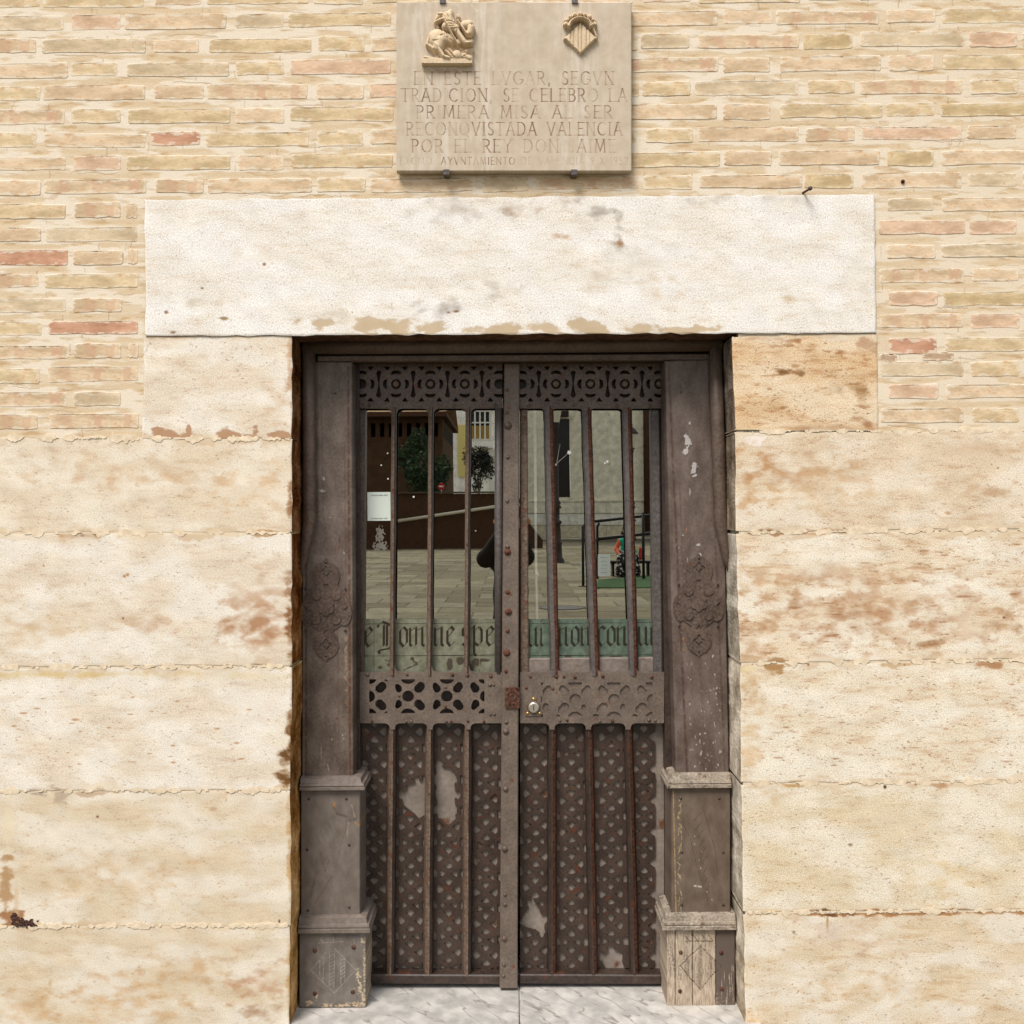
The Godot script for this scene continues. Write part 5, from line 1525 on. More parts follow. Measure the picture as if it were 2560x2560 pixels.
# ------------------------------------------------------------------ small things on the wall and behind the glass
func build_small_things() -> void:
	var nl := thing("rusty_nail", "rusty nail sticking out of the bricks above the lintel's right half", "nail", W(2006, 482, 0.0))
	part(nl, "shank", smooth(tube([W(2006, 483, -0.005), W(2018, 476, 0.03), W(2026, 471, 0.045)], [0.0035, 0.0035, 0.003], 8)), mats.rust)
	part(nl, "nail_head", smooth(tube([W(2024, 472, 0.044), W(2028, 470, 0.049)], [0.0065, 0.006], 10)), mats.iron_dark)
	var hole := thing("drilled_hole_plug", "round dark plug in the bricks right of the nail", "plug", W(2257, 454, 0.0))
	part(hole, "plug_cap", smooth(tube([W(2257, 454, 0.0), W(2257, 454, 0.006)], [0.006, 0.005], 12)), mat_plain([70, 34, 24], 0.8))
	# paper notice inside the left pane
	var stk := thing("paper_notice", "small white paper notice with two printed lines in the left window", "notice", W(946, 1298, ZG))
	var pb := MB.new()
	pb.box(W(919, 1302, ZG + 0.0012), W(976, 1230, ZG + 0.0018))
	part(stk, "sheet", pb.mesh(), mat_plain([205, 212, 200], 0.7))
	var font := SystemFont.new()
	font.font_names = PackedStringArray(["Droid Sans"])
	for e in [[1238, "¿Quieres saber más?"], [1296, "¿Quieres saber más?"]]:
		var tm := TextMesh.new()
		tm.font = font
		tm.text = e[1]
		tm.font_size = 16
		tm.pixel_size = 0.00038
		tm.depth = 0.0003
		part(stk, "printed_line", tm, mat_plain([50, 60, 50], 0.8), W(948, e[0], ZG + 0.0022))
	var rem := thing("torn_sticker", "torn white sticker remains on the glass below the paper notice", "sticker", W(950, 1378, ZG))
	var jg := FastNoiseLite.new()
	jg.seed = 4
	jg.frequency = 0.09
	jg.fractal_octaves = 3
	part(rem, "paper_scrap", plate(func(u, v): return minf(sd_ell(Vector2(u, v), Vector2(950, 1338), Vector2(9, 20)), sd_ell(Vector2(u, v), Vector2(950, 1364), Vector2(16, 10))) + jg.get_noise_2d(u * 1.6, v) * 12.0, 926, 1306, 976, 1384, 1.6, ZG + 0.0016, 0.0005), mat_plain([112, 106, 96], 0.8))
	# inscribed tiles against the foot of the panes
	build_tiles()
	var rod := thing("bolt_rod", "thin pale upright rod behind the right window pane", "rod", W(1340, 1645, -0.3))
	part(rod, "rod_shaft", smooth(tube([W(1337, 1015, -0.3), W(1340, 1400, -0.3), W(1345, 1650, -0.3)], [0.0045, 0.0045, 0.0045], 10)), mat_plain([245, 245, 232], 0.5))
	part(rod, "rod_collar", smooth(tube([W(1342, 1432, -0.3), W(1342, 1440, -0.3)], [0.007, 0.007], 10)), mat_plain([226, 224, 200], 0.5))

func nib(out: PackedFloat32Array, w: int, h: int, a: Vector2, b: Vector2, half: float, col: Array) -> void:
	# broad pen held at forty degrees
	var n := Vector2(cos(-0.7), sin(-0.7))
	var steps := int(a.distance_to(b) * 1.4) + 1
	for i in steps + 1:
		var c := a.lerp(b, float(i) / steps)
		var m := int(half * 2.6)
		for k in m + 1:
			var p := c + n * lerpf(-half, half, float(k) / m)
			for o in [Vector2.ZERO, Vector2(0.6, 0.6)]:
				var x := int(p.x + o.x)
				var y := int(p.y + o.y)
				if x >= 0 and y >= 0 and x < w and y < h:
					for q in 3:
						out[(y * w + x) * 3 + q] = col[q]

# capitals cut in stone: lines (x0, y0, x1, y1) and arcs (cx, cy, rx, ry, from, to in degrees); first number is the width
const CAPS := {
	"A": [0.8, [0.02, 1, 0.4, 0], [0.4, 0, 0.78, 1], [0.16, 0.66, 0.64, 0.66]],
	"B": [0.62, [0.06, 0, 0.06, 1], [0.06, 0, 0.3, 0], [0.3, 0.24, 0.24, 0.24, -90, 90], [0.06, 0.48, 0.32, 0.48], [0.32, 0.74, 0.28, 0.26, -90, 90], [0.06, 1, 0.32, 1]],
	"C": [0.8, [0.46, 0.5, 0.44, 0.5, 48, 312]],
	"D": [0.78, [0.06, 0, 0.06, 1], [0.06, 0, 0.3, 0], [0.3, 0.5, 0.44, 0.5, -90, 90], [0.06, 1, 0.3, 1]],
	"E": [0.6, [0.06, 0, 0.06, 1], [0.06, 0, 0.54, 0], [0.06, 0.48, 0.46, 0.48], [0.06, 1, 0.56, 1]],
	"G": [0.84, [0.46, 0.5, 0.44, 0.5, 20, 312], [0.6, 0.62, 0.88, 0.62], [0.86, 0.62, 0.86, 0.78]],
	"I": [0.2, [0.1, 0, 0.1, 1]],
	"J": [0.34, [0.26, 0, 0.26, 0.85], [0.1, 0.85, 0.16, 0.15, 0, 130]],
	"L": [0.58, [0.06, 0, 0.06, 1], [0.06, 1, 0.55, 1]],
	"M": [0.96, [0.06, 1, 0.14, 0], [0.14, 0, 0.48, 0.9], [0.48, 0.9, 0.82, 0], [0.82, 0, 0.9, 1]],
	"N": [0.8, [0.06, 0, 0.06, 1], [0.06, 0, 0.74, 1], [0.74, 0, 0.74, 1]],
	"O": [0.94, [0.47, 0.5, 0.43, 0.5, 0, 360]],
	"P": [0.58, [0.06, 0, 0.06, 1], [0.06, 0, 0.28, 0], [0.28, 0.26, 0.27, 0.26, -90, 90], [0.06, 0.52, 0.28, 0.52]],
	"Q": [0.94, [0.47, 0.5, 0.43, 0.5, 0, 360], [0.5, 0.8, 0.86, 1.16]],
	"R": [0.66, [0.06, 0, 0.06, 1], [0.06, 0, 0.28, 0], [0.28, 0.26, 0.27, 0.26, -90, 90], [0.06, 0.52, 0.28, 0.52], [0.28, 0.52, 0.64, 1]],
	"S": [0.56, [0.3, 0.24, 0.22, 0.24, -225, -30], [0.14, 0.42, 0.44, 0.6], [0.28, 0.76, 0.24, 0.24, -35, 150]],
	"T": [0.7, [0.35, 0, 0.35, 1], [0.02, 0, 0.68, 0]],
	"V": [0.78, [0.02, 0, 0.39, 1], [0.39, 1, 0.76, 0]],
	"X": [0.72, [0.04, 0, 0.68, 1], [0.68, 0, 0.04, 1]],
	"Y": [0.74, [0.02, 0, 0.37, 0.5], [0.72, 0, 0.37, 0.5], [0.37, 0.5, 0.37, 1]],
	"1": [0.26, [0.14, 0, 0.14, 1], [0.02, 0.16, 0.14, 0]],
	"2": [0.56, [0.28, 0.26, 0.24, 0.26, -170, 40], [0.46, 0.42, 0.04, 1], [0.04, 1, 0.54, 1]],
	"5": [0.54, [0.12, 0, 0.5, 0], [0.12, 0, 0.1, 0.42], [0.24, 0.68, 0.27, 0.32, -120, 140]],
	"9": [0.58, [0.28, 0.28, 0.24, 0.28, 0, 360], [0.52, 0.3, 0.3, 1]],
	"-": [0.4, [0.06, 0.52, 0.34, 0.52]],
	".": [0.16, [0.08, 0.94, 0.08, 1]],
	",": [0.2, [0.1, 0.92, 0.06, 1.14]],
	" ": [0.5],
}

const GOTHIC := {
	"n": [[0, 0.1, 0, 0.9], [0, 0.9, 0.12, 0.98], [-0.12, 0.12, 0, 0.06], [0.04, 0.2, 0.5, 0.02], [0.5, 0.06, 0.5, 0.9], [0.5, 0.9, 0.64, 0.98]],
	"m": [[0, 0.1, 0, 0.9], [0, 0.9, 0.12, 0.98], [-0.12, 0.12, 0, 0.06], [0.04, 0.2, 0.46, 0.02], [0.46, 0.06, 0.46, 0.9], [0.5, 0.2, 0.92, 0.02], [0.92, 0.06, 0.92, 0.9], [0.92, 0.9, 1.06, 0.98]],
	"o": [[0, 0.2, 0, 0.8], [0, 0.2, 0.28, 0.0], [0.28, 0.0, 0.52, 0.2], [0.52, 0.2, 0.52, 0.8], [0, 0.8, 0.25, 1.0], [0.25, 1.0, 0.52, 0.8]],
	"e": [[0, 0.2, 0, 0.8], [0, 0.2, 0.28, 0.0], [0.28, 0.0, 0.5, 0.18], [0.5, 0.18, 0.06, 0.52], [0, 0.8, 0.22, 1.0], [0.22, 1.0, 0.52, 0.8]],
	"c": [[0, 0.2, 0, 0.8], [0, 0.2, 0.25, 0.0], [0.25, 0.0, 0.48, 0.14], [0, 0.8, 0.22, 1.0], [0.22, 1.0, 0.5, 0.82]],
	"i": [[0, 0.1, 0, 0.9], [0, 0.9, 0.13, 0.98], [-0.12, 0.12, 0, 0.04], [0.02, -0.3, 0.1, -0.36]],
	"u": [[0, 0.08, 0, 0.86], [-0.12, 0.12, 0, 0.04], [0, 0.86, 0.2, 1.0], [0.2, 1.0, 0.52, 0.8], [0.52, 0.08, 0.52, 0.9], [0.52, 0.9, 0.66, 0.98], [0.4, 0.12, 0.52, 0.04]],
	"p": [[0, -0.05, 0, 1.4], [-0.14, 0.1, 0.02, -0.05], [0, 1.4, 0.14, 1.5], [0.04, 0.2, 0.34, 0.02], [0.34, 0.02, 0.56, 0.2], [0.56, 0.2, 0.56, 0.8], [0.56, 0.8, 0.3, 0.98], [0.3, 0.98, 0.02, 0.84]],
	"s": [[0.02, 0.1, 0.02, 0.42], [0.02, 0.1, 0.25, 0.0], [0.25, 0.0, 0.46, 0.12], [0.02, 0.42, 0.48, 0.56], [0.48, 0.56, 0.48, 0.86], [0.48, 0.86, 0.26, 1.0], [0.26, 1.0, 0.0, 0.88]],
	"t": [[0, -0.22, 0, 0.86], [0, 0.86, 0.2, 1.0], [-0.16, 0.08, 0.3, 0.06]],
	"D": [[0.1, -0.1, 0.1, 0.95], [0.34, -0.1, 0.34, 0.95], [-0.35, -0.1, 0.0, -0.28], [0.0, -0.28, 0.6, -0.1], [0.6, -0.1, 0.86, 0.2], [0.86, 0.2, 0.86, 0.8], [0.86, 0.8, 0.5, 1.05], [-0.3, 1.2, 0.6, 1.08], [-0.3, 1.2, -0.2, 1.36], [-0.3, 0.0, -0.35, -0.1]],
	"f": [[0, -0.1, 0, 1.25], [0, -0.1, 0.2, -0.3], [0.2, -0.3, 0.42, -0.2], [-0.16, 0.14, 0.3, 0.1]],
}

func build_tiles() -> void:
	for side in 2:
		var r: Array = [890.0, 1545.0, 1262.0, 1700.0] if side == 0 else [1298.0, 1545.0, 1660.0, 1700.0]
		var sc := 1.9
		var w := int((r[2] - r[0]) * sc)
		var h := int((r[3] - r[1]) * sc)
		var A := noise_bytes(w, h, 900 + side, 0.02, 4)
		var base: Array = [128, 128, 106] if side == 0 else [98, 113, 97]
		var out := PackedFloat32Array()
		out.resize(w * h * 3)
		for i in w * h:
			for c in 3:
				out[i * 3 + c] = base[c] + (A[i] - 128.0) * 0.16
		var ink := [50, 38, 28] if side == 0 else [40, 40, 32]
		var text: Array = [["e", 914], ["D", 956], ["o", 1000], ["m", 1025], ["i", 1073], ["n", 1087], ["e", 1118], ["s", 1156], ["p", 1185], ["e", 1217]] if side == 0 else [["u", 1322], ["i", 1352], ["n", 1398], ["o", 1429], ["n", 1454], ["c", 1496], ["o", 1519], ["n", 1544], ["f", 1574], ["u", 1597], ["n", 1628]]
		var xh := 49.0
		var y0: float = 1568.0 if side == 0 else 1567.0
		for t in text:
			for l in GOTHIC[t[0]]:
				var sl: float = -0.008 * (t[1] - r[0])
				nib(out, w, h, (Vector2(t[1] + l[0] * 33.0 - r[0], y0 + sl + l[1] * xh - r[1])) * sc, (Vector2(t[1] + l[2] * 33.0 - r[0], y0 + sl + l[3] * xh - r[1])) * sc, 3.3 * sc, ink)
		# ruled lines above and below, and the painted leaf scrolls of the next row
		for y in ([1557.0, 1637.0] if side == 0 else [1556.0, 1636.0]):
			for x in w:
				var yy := int((y - 0.009 * (x / sc) + 3.0 - r[1]) * sc)
				for o in 2:
					for c in 3:
						out[((yy + o) * w + x) * 3 + c] = ink[c] * 0.6
		var dark := [70, 60, 48]
		var G := noise_bytes(w, h, 905, 0.05, 2)
		for e in ([[1030, 1646, 6, 5], [1124, 1660, 9, 18], [1150, 1652, 12, 12], [1190, 1655, 14, 12], [1208, 1650, 18, 5], [950, 1668, 6, 5], [975, 1662, 10, 5], [1178, 1668, 10, 10]] if side == 0 else [[1420, 1642, 10, 4], [1540, 1642, 20, 3]]):
			paint_blob(out, w, h, r, sc, [e[0], e[1], e[2], e[3], dark, 0.9, 0.1, 0.3], G, G)
		for l in ([[1030, 1648, 1042, 1660], [1042, 1660, 1010, 1674], [1042, 1656, 1052, 1652], [985, 1655, 962, 1650]] if side == 0 else []):
			paint_line(out, w, h, r, sc, [l[0], l[1], l[2], l[3], 2.6, dark, 1.0], G)
		var m := mat_tex(to_image(out, w, h), 0.25, 0.0, 0.5)
		m.albedo_color = Color(1, 1, 1)
		var t2 := thing("tile_inscription", "cream tiles with dark gothic lettering and scrolls along the foot of the left window" if side == 0 else "green tinted tiles with dark gothic lettering along the foot of the right window", "tile panel", W((r[0] + r[2]) / 2, 1700, ZG), "lettered tiles of the door")
		var cuts: Array = [890, 935, 1067, 1198, 1262] if side == 0 else [1298, 1350, 1462, 1575, 1660]
		for row in [[1548.0, 1639.0], [1640.0, 1700.0]]:
			for k in 4:
				var mb := MB.new()
				var q := rect(cuts[k] + 0.7, row[0], cuts[k + 1] - 0.7, row[1])
				var p := []
				var u := []
				for e in q:
					p.append(W(e.x, e.y, ZG + 0.006))
					u.append(Vector2((e.x - r[0]) / (r[2] - r[0]), (e.y - r[1]) / (r[3] - r[1])))
				mb.quad(p[0], p[1], p[2], p[3], u[0], u[1], u[2], u[3])
				for e in 4:
					var f := (e + 1) % 4
					mb.quad(p[e], p[e] - Vector3(0, 0, 0.004), p[f] - Vector3(0, 0, 0.004), p[f], u[e], u[e], u[f], u[f])
				part(t2, "tile", mb.mesh(), m)

# ------------------------------------------------------------------ the square behind the camera, seen in the glass
func build_plaza() -> void:
	var pm := mat_far([84, 78, 62], [100, 94, 78], 6.0)
	var g := MB.new()
	g.quad(Vector3(-150, 0, -0.3), Vector3(150, 0, -0.3), Vector3(150, 0, 180), Vector3(-150, 0, 180))
	var pave := part(self, "square_pavement", g.mesh(), pm)
	structure(pave)
	# large paving slabs with open joints, in four stone tones
	var q := RandomNumberGenerator.new()
	q.seed = 61
	var tone := [MB.new(), MB.new(), MB.new(), MB.new()]
	for j in 46:
		var z := 2.0 + j * 0.95
		for i in 26:
			var x := -15.0 + i * 1.25 + (0.6 if j % 2 else 0.0)
			var y := 0.006 + q.randf() * 0.003
			var m: MB = tone[q.randi() % 4]
			var p := [Vector3(x + 0.012, y, z + 0.012), Vector3(x + 1.238, y, z + 0.012), Vector3(x + 1.238, y, z + 0.938), Vector3(x + 0.012, y, z + 0.938)]
			m.quad(p[0], p[1], p[2], p[3])
			for k in 4:
				var n := (k + 1) % 4
				m.quad(p[k], p[n], p[n] - Vector3(0, 0.006, 0), p[k] - Vector3(0, 0.006, 0))
	var cols := [[[120, 112, 90], [134, 126, 102]], [[102, 94, 72], [118, 110, 88]], [[112, 105, 86], [126, 118, 98]], [[92, 84, 64], [110, 102, 80]]]
	for k in 4:
		var o := part(pave, "paving_slabs", tone[k].mesh(), mat_far(cols[k][0], cols[k][1], 3.0))
		o.set_meta("kind", "stuff")

# one skin over a skeleton of tapered bones [from, to, radius from, radius to]: surface nets
func nets(bones: Array, cell: float, k: float) -> ArrayMesh:
	var lo := Vector3.ONE * 1e9
	var hi := -lo
	for b in bones:
		var r: float = maxf(b[2], b[3]) + k + 2.5 * cell
		for p in [b[0], b[1]]:
			lo = lo.min(p - Vector3.ONE * r)
			hi = hi.max(p + Vector3.ONE * r)
	var n := Vector3i(((hi - lo) / cell).ceil()) + Vector3i.ONE
	var f := PackedFloat32Array()
	f.resize(n.x * n.y * n.z)
	f.fill(10.0)
	for b in bones:
		var r: float = maxf(b[2], b[3]) + k + 2.0 * cell
		var a0 := Vector3i((((b[0] as Vector3).min(b[1]) - Vector3.ONE * r - lo) / cell).floor()).max(Vector3i.ZERO)
		var a1 := Vector3i((((b[0] as Vector3).max(b[1]) + Vector3.ONE * r - lo) / cell).ceil()).min(n - Vector3i.ONE)
		var ab: Vector3 = b[1] - b[0]
		var l2 := maxf(ab.length_squared(), 1e-9)
		for z in range(a0.z, a1.z + 1):
			for y in range(a0.y, a1.y + 1):
				for x in range(a0.x, a1.x + 1):
					var p := lo + Vector3(x, y, z) * cell
					var t := clampf((p - b[0]).dot(ab) / l2, 0, 1)
					var d: float = (p - b[0] - ab * t).length() - lerpf(b[2], b[3], t)
					var i := (z * n.y + y) * n.x + x
					f[i] = smin(f[i], d, k)
	var ids := {}
	var v := PackedVector3Array()
	var sx := 1
	var sy := n.x
	var sz := n.x * n.y
	var offs := [0, sx, sy, sx + sy, sz, sx + sz, sy + sz, sx + sy + sz]
	var edges := [[0, 1], [2, 3], [4, 5], [6, 7], [0, 2], [1, 3], [4, 6], [5, 7], [0, 4], [1, 5], [2, 6], [3, 7]]
	for z in n.z - 1:
		for y in n.y - 1:
			for x in n.x - 1:
				var i := z * sz + y * sy + x
				if f[i] > 3.0 * cell + k:
					continue
				var m := 0
				for c in 8:
					if f[i + offs[c]] < 0: m |= 1 << c
				if m == 0 or m == 255:
					continue
				var s := Vector3.ZERO
				var q := 0
				for e in edges:
					var fa: float = f[i + offs[e[0]]]
					var fb: float = f[i + offs[e[1]]]
					if (fa < 0) != (fb < 0):
						var t := fa / (fa - fb)
						var pa := Vector3(e[0] & 1, (e[0] >> 1) & 1, e[0] >> 2)
						var pb := Vector3(e[1] & 1, (e[1] >> 1) & 1, e[1] >> 2)
						s += pa.lerp(pb, t)
						q += 1
				ids[i] = v.size()
				v.append(lo + (Vector3(x, y, z) + s / q) * cell)
	var st := SurfaceTool.new()
	st.begin(Mesh.PRIMITIVE_TRIANGLES)
	st.set_smooth_group(0)
	for p in v:
		st.add_vertex(p)
	for i in ids:
		for e in [[sx, sy, sz], [sy, sz, sx], [sz, sx, sy]]:
			if (f[i] < 0) == (f[i + e[0]] < 0):
				continue
			var a = ids.get(i - e[1] - e[2])
			var b = ids.get(i - e[2])
			var d = ids.get(i - e[1])
			if a == null or b == null or d == null:
				continue
			var quad := [a, b, ids[i], d] if f[i] < 0 else [a, d, ids[i], b]
			for o in [0, 2, 1, 0, 3, 2]:
				st.add_index(quad[o])
	st.generate_normals()
	return st.commit()

func hand_bones(wrist: Vector3, dir: Vector3, side: Vector3, curl: Vector3) -> Array:
	var d := dir.normalized()
	var s := side.normalized()
	var c := curl.normalized()
	var out := [[wrist, wrist + d * 0.085, 0.026, 0.03], [wrist + s * 0.02 + d * 0.02, wrist + s * 0.026 + d * 0.08, 0.017, 0.016], [wrist - s * 0.02 + d * 0.02, wrist - s * 0.026 + d * 0.08, 0.017, 0.016]]
	for k in 4:
		var o := s * (0.03 - 0.02 * k) + d * 0.085
		var ln: float = [0.062, 0.074, 0.07, 0.054][k]
		var a := wrist + o
		var b := a + (d * 0.9 + c * 0.3).normalized() * ln * 0.5
		var e := b + (d * 0.5 + c * 0.9).normalized() * ln * 0.32
		out += [[a, b, 0.0095, 0.0085], [b, e, 0.0085, 0.008], [e, e + (c - d * 0.2).normalized() * ln * 0.22, 0.008, 0.0068]]
	var t := wrist + s * 0.03 + d * 0.03
	var u := t + (s * 0.8 + d * 0.6).normalized() * 0.038
	out += [[wrist + s * 0.015, t, 0.016, 0.013], [t, u, 0.012, 0.0105], [u, u + (d * 0.9 + c * 0.4).normalized() * 0.032, 0.0105, 0.008]]
	return out

func block_box(parent: Node3D, called: String, a: Vector3, b: Vector3, m: Material) -> MeshInstance3D:
	var mb := MB.new()
	mb.box(a.min(b), a.max(b))
	return part(parent, called, mb.mesh(), m)

func ground(u: float, v: float) -> Vector3:
	var b := v - 1280.0 + ROLL * (u - 1280.0)
	var depth := F * CY / b
	return Vector3((u - 1280.0 - ROLL * (v - 1280.0)) * depth / F, 0.0, depth - D + 2.0 * ZG)

func build_square_things() -> void:
	# --- long brown retaining wall with a pale handrail
	var brown := mat_far([66, 45, 30], [80, 55, 37], 2.0)
	var rw := thing("retaining_wall", "long low brown retaining wall with a slanting pale handrail across the square", "wall", M(1080, 1371, 43.5))
	var wb := MB.new()
	var poly := [M(700, 1380, 43.5), M(700, 1236, 43.5), M(1262, 1234, 43.5), M(1300, 1278, 43.5), M(1357, 1350, 43.5), M(1357, 1380, 43.5)]
	for p in poly.size():
		if poly[p].y < 0.0: poly[p].y = 0.0
	for k in range(1, 5):
		wb.tri(poly[0], poly[k], poly[k + 1])
	for k in 6:
		var n := (k + 1) % 6
		wb.quad(poly[k], poly[n], poly[n] + Vector3(0, 0, 0.5), poly[k] + Vector3(0, 0, 0.5))
	part(rw, "wall_face", wb.mesh(), brown)
	block_box(rw, "coping", M(690, 1236, 43.35), M(1262, 1229, 44.1), mat_far([84, 70, 56], [98, 84, 68], 2.0))
	part(rw, "handrail", smooth(tube([M(985, 1304, 43.2), M(1262, 1263, 43.2)], [0.075, 0.075], 8)), mat_plain([200, 190, 166], 0.5))
	for u in [1000, 1090, 1180, 1255]:
		block_box(rw, "handrail_bracket", M(u - 1.5, 1303 - (u - 985) * 0.148, 43.2), M(u + 1.5, 1308 - (u - 985) * 0.148, 43.55), brown)
	# --- brown building with a deep eave and a row of openings
	var bb := thing("brown_building", "dark brown building with deep eaves and a row of upper openings", "building", M(1010, 1240, 60))
	var bm := mat_far([76, 54, 36], [92, 67, 45], 4.0)
	var z0 := 52.0
	var xl := M(760, 1280, z0).x
	var xr := M(1108, 1280, z0).x
	var y1 := M(1000, 1092, z0).y
	var y2 := M(1000, 1058, z0).y
	block_box(bb, "wall", Vector3(xl, 0, z0), Vector3(xr, y1, z0 + 10), bm)
	block_box(bb, "gallery", Vector3(xl, y1, z0 + 0.9), Vector3(xr, y2, z0 + 10), mat_plain([34, 24, 18], 0.9))
	var step := (xr - xl) / 15.5
	for k in 16:
		block_box(bb, "pier", Vector3(xl + k * step, y1, z0 + 0.02), Vector3(xl + k * step + step * 0.5, y2, z0 + 0.8), bm)
	block_box(bb, "lintel_band", Vector3(xl, y2, z0 - 0.05), Vector3(xr, y2 + 0.25, z0 + 10), bm)
	block_box(bb, "eave", Vector3(xl - 0.6, y2 + 0.25, z0 - 1.3), Vector3(xr + 0.3, y2 + 0.5, z0 + 10.6), mat_plain([80, 54, 36], 0.9))
	var rf := MB.new()
	rf.quad(Vector3(xl - 0.6, y2 + 0.5, z0 - 1.3), Vector3(xr + 0.3, y2 + 0.5, z0 - 1.3), Vector3(xr + 0.3, y2 + 2.6, z0 + 5), Vector3(xl - 0.6, y2 + 2.6, z0 + 5))
	rf.quad(Vector3(xl - 0.6, y2 + 0.5, z0 + 10.6), Vector3(xr + 0.3, y2 + 0.5, z0 + 10.6), Vector3(xr + 0.3, y2 + 2.6, z0 + 5), Vector3(xl - 0.6, y2 + 2.6, z0 + 5))
	part(bb, "roof", rf.mesh(), mat_far([150, 118, 86], [174, 140, 104], 2.0))
	# --- white building with a tall glazed balcony
	var zw := 84.0
	var white := mat_far([250, 246, 236], [252, 248, 240], 6.0)
	var wh := thing("white_building", "tall white building with a glazed balcony window and a yellow banner", "building", M(1180, 1234, zw))
	block_box(wh, "wall", Vector3(M(1106, 1280, zw).x, 0, zw), Vector3(M(1300, 1280, zw).x, 13.5, zw + 12), white)
	block_box(wh, "cornice", Vector3(M(1103, 1280, zw).x, 13.5, zw - 0.5), Vector3(M(1303, 1280, zw).x, 14.0, zw + 12), white)
	var gdark := mat_plain([40, 38, 36], 0.2)
	var win := block_box(wh, "window", M(1176, 1096, zw - 0.02), M(1227, 1028, zw + 0.03), gdark)
	var pale := mat_plain([232, 230, 220], 0.6)
	for k in 5:
		block_box(win, "mullion", M(1175 + k * 12.5 - 1.6, 1098, zw - 0.3), M(1175 + k * 12.5 + 1.6, 1026, zw - 0.02), pale)
	block_box(win, "transom", M(1174, 1058, zw - 0.25), M(1229, 1055, zw - 0.04), pale)
	block_box(win, "frame_head", M(1172, 1029, zw - 0.35), M(1231, 1024, zw - 0.01), pale)
	var bal := block_box(wh, "balcony", M(1174, 1120, zw - 1.3), M(1232, 1116, zw), pale)
	for k in 15:
		block_box(bal, "baluster", M(1175 + k * 4, 1116, zw - 1.25), M(1176.5 + k * 4, 1102, zw - 1.15), pale)
	block_box(bal, "railing_top", M(1174, 1102, zw - 1.3), M(1233, 1100, zw - 1.1), pale)
	block_box(wh, "cornice_band", M(1216, 1140, zw - 0.5), M(1262, 1122, zw), pale)
	block_box(wh, "pilaster", M(1222, 1232, zw - 0.4), M(1234, 1142, zw), pale)
	block_box(wh, "doorway", M(1119, 1234, zw - 0.02), M(1132, 1208, zw + 0.03), mat_plain([92, 76, 64], 0.7))
	block_box(wh, "banner", M(1145, 1192, zw - 0.2), M(1163, 1062, zw - 0.12), mat_plain([226, 208, 130], 0.7))
	block_box(wh, "blind", M(1178, 1097, zw - 0.06), M(1224, 1064, zw - 0.03), mat_plain([176, 142, 70], 0.7))
	# --- pale stone palace on the other side
	var zp := 58.4
	var stone := mat_far([222, 212, 184], [236, 228, 204], 3.0)
	var pal := thing("stone_palace", "pale stone palace front with a tall dark window and coursed plinth", "building", M(1450, 1349, zp))
	var pxl := M(1264, 1280, zp).x
	var pxr := M(1800, 1280, zp).x
	var gr: float = 0.0
	block_box(pal, "wall", Vector3(pxl, 0, zp), Vector3(pxr, 13.0, zp + 8), stone)
	block_box(pal, "cornice", Vector3(pxl, 13.0, zp - 0.7), Vector3(pxr, 13.6, zp + 8), stone)
	var pw := block_box(pal, "window", M(1391, 1243, zp - 0.03), M(1425, 1047, zp + 0.02), gdark)
	for e in [[1388.5, 1391], [1425, 1427.5]]:
		block_box(pw, "jamb", M(e[0], 1246, zp - 0.14), M(e[1], 1044, zp), stone)
	block_box(pw, "frame_head", M(1386, 1047, zp - 0.2), M(1432, 1041, zp), mat_plain([222, 216, 196], 0.8))
	block_box(pal, "awning_lamp", M(1392, 1040, zp - 0.8), M(1420, 1030, zp), mat_plain([50, 42, 36], 0.7))
	block_box(pal, "string_course", Vector3(pxl, M(1400, 1255, zp).y, zp - 0.16), Vector3(pxr, M(1400, 1251, zp).y, zp), stone)
	var rows := [1255.0, 1284.0, 1313.0, 1345.0]
	var tones := [stone, mat_far([200, 186, 152], [216, 204, 174], 2.0), mat_far([228, 220, 200], [238, 232, 214], 2.0)]
	for r in 3:
		for k in 7:
			var u := 1268.0 + k * 62.0 + (31.0 if r % 2 else 0.0)
			block_box(pal, "plinth_block", M(u + 0.6, rows[r + 1] - 0.8, zp - 0.14), M(u + 61.2, rows[r] + 0.8, zp - 0.002), tones[(r * 5 + k * 3) % 3])
	block_box(pal, "plinth_base", Vector3(pxl, 0, zp - 0.2), Vector3(pxr, M(1400, 1345.5, zp).y, zp), stone)
	part(pal, "rain_pipe", smooth(tube([Vector3(M(1616, 1280, zp).x, 0.2, zp - 0.35), Vector3(M(1616, 1280, zp).x, 12.9, zp - 0.35)], [0.2, 0.2], 10)), brown)
	# --- two lamp posts
	var lampm := mat_plain([58, 50, 44], 0.55)
	for e in [[1392.0, 1407.0, 1.25, "thick ornate street lamp standing beside the dark palace window"], [1581.0, 1389.0, 1.0, "slender street lamp with a glass lantern near the rain pipe"]]:
		var g := ground(e[0], e[1])
		var lp := thing("street_lamp", e[3], "street lamp", g, "street lamps of the square")
		var R: float = e[2]
		var hgt := 4.6 * (1.0 if R < 1.1 else 1.12)
		var prof := [Vector2(0.2, 0), Vector2(0.2, 0.1), Vector2(0.15, 0.16), Vector2(0.13, 0.6), Vector2(0.16, 0.64), Vector2(0.12, 0.7), Vector2(0.1, 1.25), Vector2(0.14, 1.29), Vector2(0.14, 1.34), Vector2(0.08, 1.4), Vector2(0.085, 1.75), Vector2(0.14, 1.8), Vector2(0.09, 1.88), Vector2(0.12, 1.95), Vector2(0.07, 2.05), Vector2(0.06, hgt - 0.75), Vector2(0.1, hgt - 0.7), Vector2(0.05, hgt - 0.6)]
		var sc2 := []
